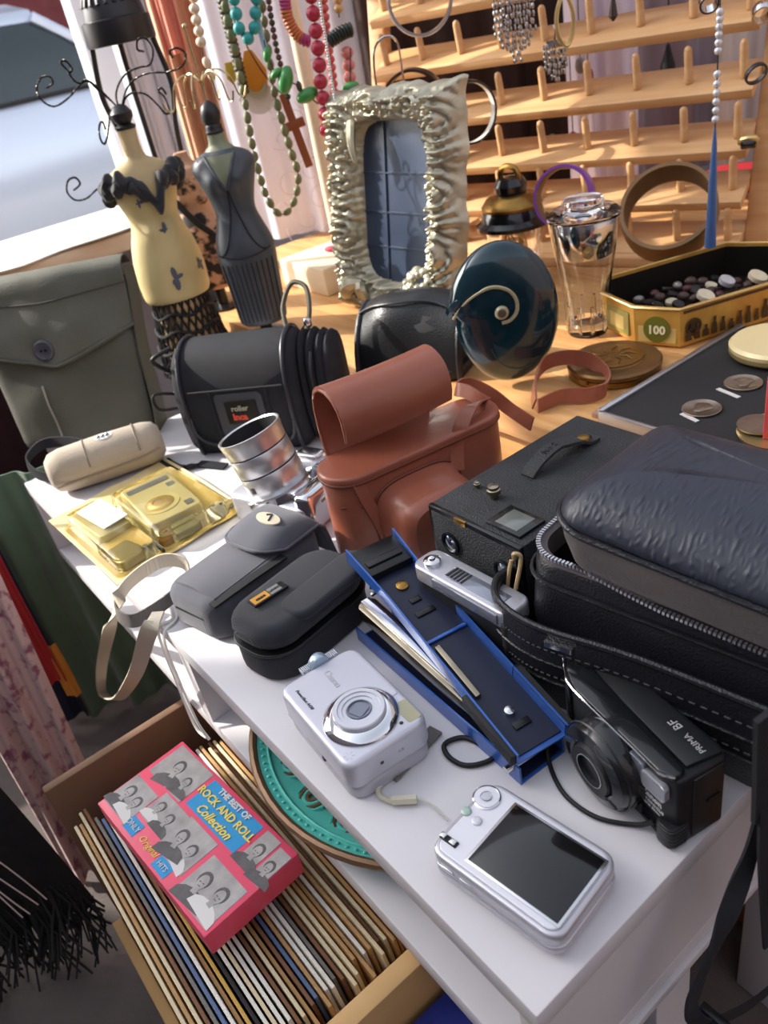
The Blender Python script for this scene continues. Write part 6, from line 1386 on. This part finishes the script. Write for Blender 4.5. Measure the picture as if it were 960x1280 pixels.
# V neckline in sage, lapels darker
b = new(); rows = []
for k in range(9):
    z = .228 + .046 * k / 8; w = .020 * k / 8 + .0006; rows.append([surf(-w + 2*w*i/8, z, .0016) for i in range(9)])
for r_ in range(8):
    pass
vs_ = [[b.verts.new(p) for p in r] for r in rows]
for i in range(8):
    for j in range(8): b.faces.new((vs_[i][j], vs_[i][j+1], vs_[i+1][j+1], vs_[i+1][j]))
obj('neck_opening', b, M_skin, g)
M_stripe = mat('dress_line', '#1b1c20', .6)
for s in (-1, 1): b = new(); tube(b, [surf(s * (.021 * k / 8 + .0006), .228 + .046 * k / 8, .0018) for k in range(9)], .0022, 6); obj('lapel', b, M_greydress, g)
for s in (-1, 1): b = new(); tube(b, [surf(s * x, z) for x, z in ((.0008, .228), (.003, .205), (.008, .185), (.016, .160), (.026, .142), (.036, .135))], .0011, 5, sm=3); obj('jacket_line', b, M_stripe, g)
b = new(); tube(b, [surf(x, .137 - .006 * (1 - (x/.04) ** 2)) for x in [-.04 + .08 * i / 16 for i in range(17)]], .0011, 5); obj('jacket_line', b, M_stripe, g)
for k in range(11):
    f_ = -.9 + 1.8 * k / 10; b = new(); tube(b, [surf(f_ * (.0375 + .006 * (z - .03) / .1), z) for z in (.028, .05, .075, .1, .122)], .0009, 5); obj('pinstripe', b, M_stripe, g)
b = new(); lathe(b, [(.0125, .300), (.0135, .303), (.012, .306), (.0125, .309), (.011, .312), (.0135, .318), (.0145, .326), (.011, .336), (.004, .342), (.001, .343)], 24); obj('finial', b, M_darkmetal, g)
b = new(); lathe(b, [(.028, 0), (.028, .004), (.010, .008), (.009, .022)], 20); obj('foot', b, M_black, g)
wt_ = new(); 
for a_ in range(6):
    an = 2*pi*a_/6 + .3; c_, s_ = cos(an), sin(an); b = new()
    tube(b, [(0, 0, .342), (.002*c_, .002*s_, .366), (.022*c_, .022*s_, .378), (.040*c_, .040*s_, .366), (.047*c_, .047*s_, .342), (.054*c_, .054*s_, .338), (.060*c_, .060*s_, .350)], .0013, 6, sm=6); obj('wire_hook', b, M_goldw, g)
wt_.free()
b = new(); tube(b, [(0, 0, .342), (-.002, 0, .40), (-.003, 0, .432)], .0013, 6); sph(b, (-.003, 0, .434), .0035, 10, 6); obj('wire_stem', b, M_goldw, g)

MM = facing((-1.102, .360, .522), R(14)); ZS = .058
g = thing('floral_mannequin', 'cream floral mannequin with black ruffle, net skirt and twisted wire curls', 'mannequin', M=MM)
pr1 = [(.030, .024, .125), (.052, .042, .130), (.056, .046, .150), (.056, .047, .18), (.050, .042, .215), (.040, .032, .245), (.040, .032, .262), (.047, .036, .285), (.053, .036, .308), (.052, .030, .322), (.036, .022, .333), (.017, .015, .343), (.0135, .013, .36), (.014, .0135, .383)]
prof_s = prof; 
obj('torso', body([(a_, c_, z - .0) for a_, c_, z in pr1[:9]]), mat('floral_cream', '#d6c48f', .5, var=('#c7b27c', 20, .1)), g, ang=70)
obj('bust', body(pr1[8:]), M_cream, g, ang=70)
b = new(); lathe(b, [(.0145, .382), (.016, .386), (.010, .389), (.016, .398), (.0165, .404), (.010, .413), (.002, .416)], 24); obj('finial', b, M_darkmetal, g)
def body_pt(prf, a, z, off):
    P_ = smoothpath([Vector(p) for p in prf], 3); k = min(range(len(P_)), key=lambda i: abs(P_[i].z - z)); return Vector(((P_[k].x + off) * cos(a), (P_[k].y + off) * sin(a), z))
M_ruf = mat('black_ruffle', '#26262b', .7, sheen=.2)
def rufz(u): return .303 + .018 * abs(sin(2*pi*u)) - .020 * math.exp(-((u - .5) / .05) ** 2)
def ruf(u, v, k):
    a = R(160) + R(220) * u; n_ = sin(46 * u + 2*k); w = 2*pi*v; r_ = .0085 + .0030 * n_
    p = body_pt(pr1, a, .30, .006 + r_ * cos(w)); return Vector((p.x, p.y, rufz(u) - .010 * k + r_ * 1.15 * sin(w) + .003 * sin(70*u)))
for k in range(2):
    b = new(); grid(b, lambda u, v, k=k: ruf(u, v, k), 110, 10); obj('ruffle', b, M_ruf, g, ang=80)
def fl(a, z, s, m): 
    p = body_pt(pr1, a, z, .0006)
    n_ = Vector((cos(a), sin(a), 0)); M = frame(p, Vector((-n_.y, n_.x, 0)))
    for k in range(4):
        t_ = 2*pi*k/4 + a*3 + random.uniform(-.5, .5); q_ = s * random.uniform(.5, 1.0); b = new(); sph(b, (0, 0, 0), (q_*.95, .0007, q_*.42), 12, 5, M=M @ RY(t_) @ T(q_*.75, 0, 0)); obj('printed_petal', b, m, g)
M_petal = mat('dress_print', '#565866', .6)
for a_, z, s in ((R(262), .168, .012), (R(272), .238, .011), (R(305), .235, .010), (R(240), .285, .006), (R(318), .175, .008)): fl(a_, z, s, M_petal)
# black openwork skirt of bands
b = new(); random.seed(14)
for i in range(26):
    a0 = 2*pi*i/26
    for s in (-1, 1):
        tube(b, [Vector(((.044 + .020 * (1-v)) * cos(a0 + s*.9*(1-v)), (.038 + .018 * (1-v)) * sin(a0 + s*.9*(1-v)), .006 + .130 * v)) for v in [k/8 for k in range(9)]], .0021, 5)
obj('net_skirt', b, M_blackmat, g, kind='stuff')
for z, r_ in ((.02, .062), (.05, .058), (.08, .053), (.108, .048)):
    b = new(); tube(b, [((r_ + .001) * cos(2*pi*i/40), (r_*.9) * sin(2*pi*i/40), z + .004 * sin(5 * 2*pi*i/40)) for i in range(40)], .0026, 6, True); obj('skirt_band', b, M_blackmat, g)
b = new(); lathe(b, [(.050, .004), (.048, .02), (.040, .126)], 28); obj('under_skirt', b, mat('skirt_tan', '#b39366', .7), g)
b = new(); lathe(b, [(.045, 0), (.045, .005), (.001, .006)], 28); obj('foot', b, M_black, g)
M_wire = mat('black_wire', '#2a2725', .35, .7)
def twist(pts, nm='wire_curl', r=.0010):
    """two wires twisted round one another"""
    C_ = smoothpath(pts, 10); fr = frames(C_); b = new(); L = 0; acc = [0]
    for i in range(1, len(C_)): L += (C_[i] - C_[i-1]).length; acc.append(L)
    for ph in (0, pi): tube(b, [p + fr[i][1] * r * cos(acc[i] * 1100 + ph) + fr[i][2] * r * sin(acc[i] * 1100 + ph) for i, p in enumerate(C_)], r * .95, 5)
    obj(nm, b, M_wire, g)
iM = MM.inverted(); dM = (Vector((-1.102, .36, 0)) - Vector((CAM_LOC.x, CAM_LOC.y, 0))).dot(HN)
def mp(px, py, dd=0.): return iM @ PV(px, py, dM + dd)
twist([mp(154, 142), mp(140, 127), mp(122, 112), mp(108, 100), mp(98, 108), mp(86, 122), mp(68, 133), mp(52, 125), mp(46, 110), mp(52, 97), mp(62, 96), mp(66, 104), mp(58, 110)])
twist([mp(140, 127), mp(128, 115), mp(112, 102), mp(100, 104), mp(92, 100), mp(84, 88), mp(76, 78), mp(82, 76), mp(90, 86), mp(86, 92)])
twist([mp(148, 134), mp(145, 118), mp(150, 102), mp(160, 90), mp(175, 84), mp(188, 80), mp(191, 62), mp(182, 48), mp(172, 50), mp(172, 62), mp(180, 64)])
twist([mp(152, 134), mp(158, 112), mp(170, 98), mp(188, 91), mp(210, 90), mp(228, 82), mp(232, 68), mp(222, 60), mp(212, 64), mp(216, 72)])
twist([mp(154, 138), mp(156, 124), mp(166, 116), mp(182, 118), mp(196, 130), mp(206, 142)])
twist([mp(146, 132), mp(138, 140), mp(136, 156), mp(134, 172), mp(130, 180), mp(125, 172), mp(124, 158), mp(128, 152), mp(132, 162)])
twist([mp(136, 228), mp(122, 236), mp(108, 248), mp(94, 250), mp(84, 240), mp(85, 226), mp(94, 222), mp(100, 230), mp(92, 238)])
twist([mp(206, 142), mp(212, 140), mp(206, 122), mp(198, 114), mp(202, 110), mp(208, 118)])
b = new(); tube(b, [(0, 0, .412), mp(154, 142) * .5 + Vector((0, 0, .412)) * .5, mp(150, 136)], .0028, 6); obj('wire_stem', b, M_wire, g)

# third figure, half hidden between the two
MM3 = facing((-1.185, .470, TB), R(-10)) @ Matrix.Diagonal((1, 1, .80, 1))
g = thing('spotted_mannequin', 'tan mannequin in a black spotted wrap half hidden between the other two', 'mannequin', M=MM3)
M_spot = mat('spotted_wrap', '#c2977c', .7, var=('#231c1e', 34, .9))
obj('torso', body([(a_ * .98, c_, z + .03) for a_, c_, z in prof_s[:12]]), M_spot, g, ang=70); obj('bust', body([(a_ * .98, c_, z + .03) for a_, c_, z in prof_s[11:]]), mat('tan_skin', '#b58c70', .55), g, ang=70)
b = new(); lathe(b, [(.030, 0), (.030, .005), (.010, .01), (.010, .055)], 20); obj('foot', b, M_black, g)
b = new(); tube(b, [(-.04, -.028, .27), (-.02, -.04, .24), (.0, -.038, .20), (.02, -.032, .17)], .006, 7, sm=4); obj('sash', b, M_blackmat, g)

# lantern with ribbed dome behind the floral mannequin
dl_ = 1.55; LMp = PV(196, 190, dl_); LB = Vector((LMp.x, LMp.y, TB)); LMx = facing(LB)
g = thing('dome_lantern', 'black iron lantern with ribbed dome cap and curved bars', 'lantern', M=LMx)
iL = LMx.inverted()
top = iL @ PV(148, 22, dl_); zc = top.z - .0
rc = 43 * (PV(148, 22, dl_) - CAM_LOC).dot(FW) / F_PX
zb_ = (iL @ PV(150, 55, dl_)).z
cx0 = (iL @ PV(149, 40, dl_)).x
prl = [(rc, zb_), (rc * 1.02, zb_ + .004), (rc, zb_ + .034), (rc * .9, zb_ + .036), (rc * .84, zb_ + .055), (rc * .66, zb_ + .080), (rc * .38, zb_ + .098), (rc * .12, zb_ + .105), (.001, zb_ + .106)]
CT = T(cx0, 0, 0)
b = new(); lathe(b, prl, 40, CT); cp = obj('dome_cap', b, M_darkmetal, g)
b = new()
for k in range(22):
    a_ = 2*pi*k/22; tube(b, [CT @ Vector((r * 1.01 * cos(a_), r * 1.01 * sin(a_), z)) for r, z in prl[4:8]], .0035, 5)
obj('dome_ribs', b, M_darkmetal, cp)
for k in range(3):
    a_ = R(5) + pi/2 * k; b = new()
    tube(b, [CT @ Vector((rc * .9 * cos(a_), rc * .9 * sin(a_), zb_)), CT @ Vector((rc * 1.05 * cos(a_), rc * 1.05 * sin(a_), zb_ - .07)), CT @ Vector((rc * .8 * cos(a_), rc * .8 * sin(a_), zb_ - .15)) * 1, Vector((cx0 * .5 + .036 * cos(a_), .036 * sin(a_), .10)), Vector((.034 * cos(a_), .034 * sin(a_), .02))], .0048, 7, sm=6); obj('bar', b, M_darkmetal, g)
b = new(); lathe(b, [(.045, 0), (.048, .004), (.040, .02), (.036, .022)], 30); obj('base', b, M_darkmetal, g)
b = new(); lathe(b, [(.026, .02), (.030, .06), (.028, .06), (.024, .024)], 26); obj('candle_cup', b, M_black, g)

# white lace doily on the window sill
q0 = P(20, 322, .50)
b = new(); grid(b, lambda u, v: Vector((-2.15 + .36 * v + .010 * sin(26*u) * v, .0 + .92 * u, SILLZ + .006 + .005 * sin(14*u) * sin(7*v) - .0)), 50, 12, .003)
single('lace_runner', b, mat('white_lace', '#efece4', .9, bump=('voronoi', 90, .8)), 'white lace runner lying on the window sill behind the khaki pouch', 'runner')
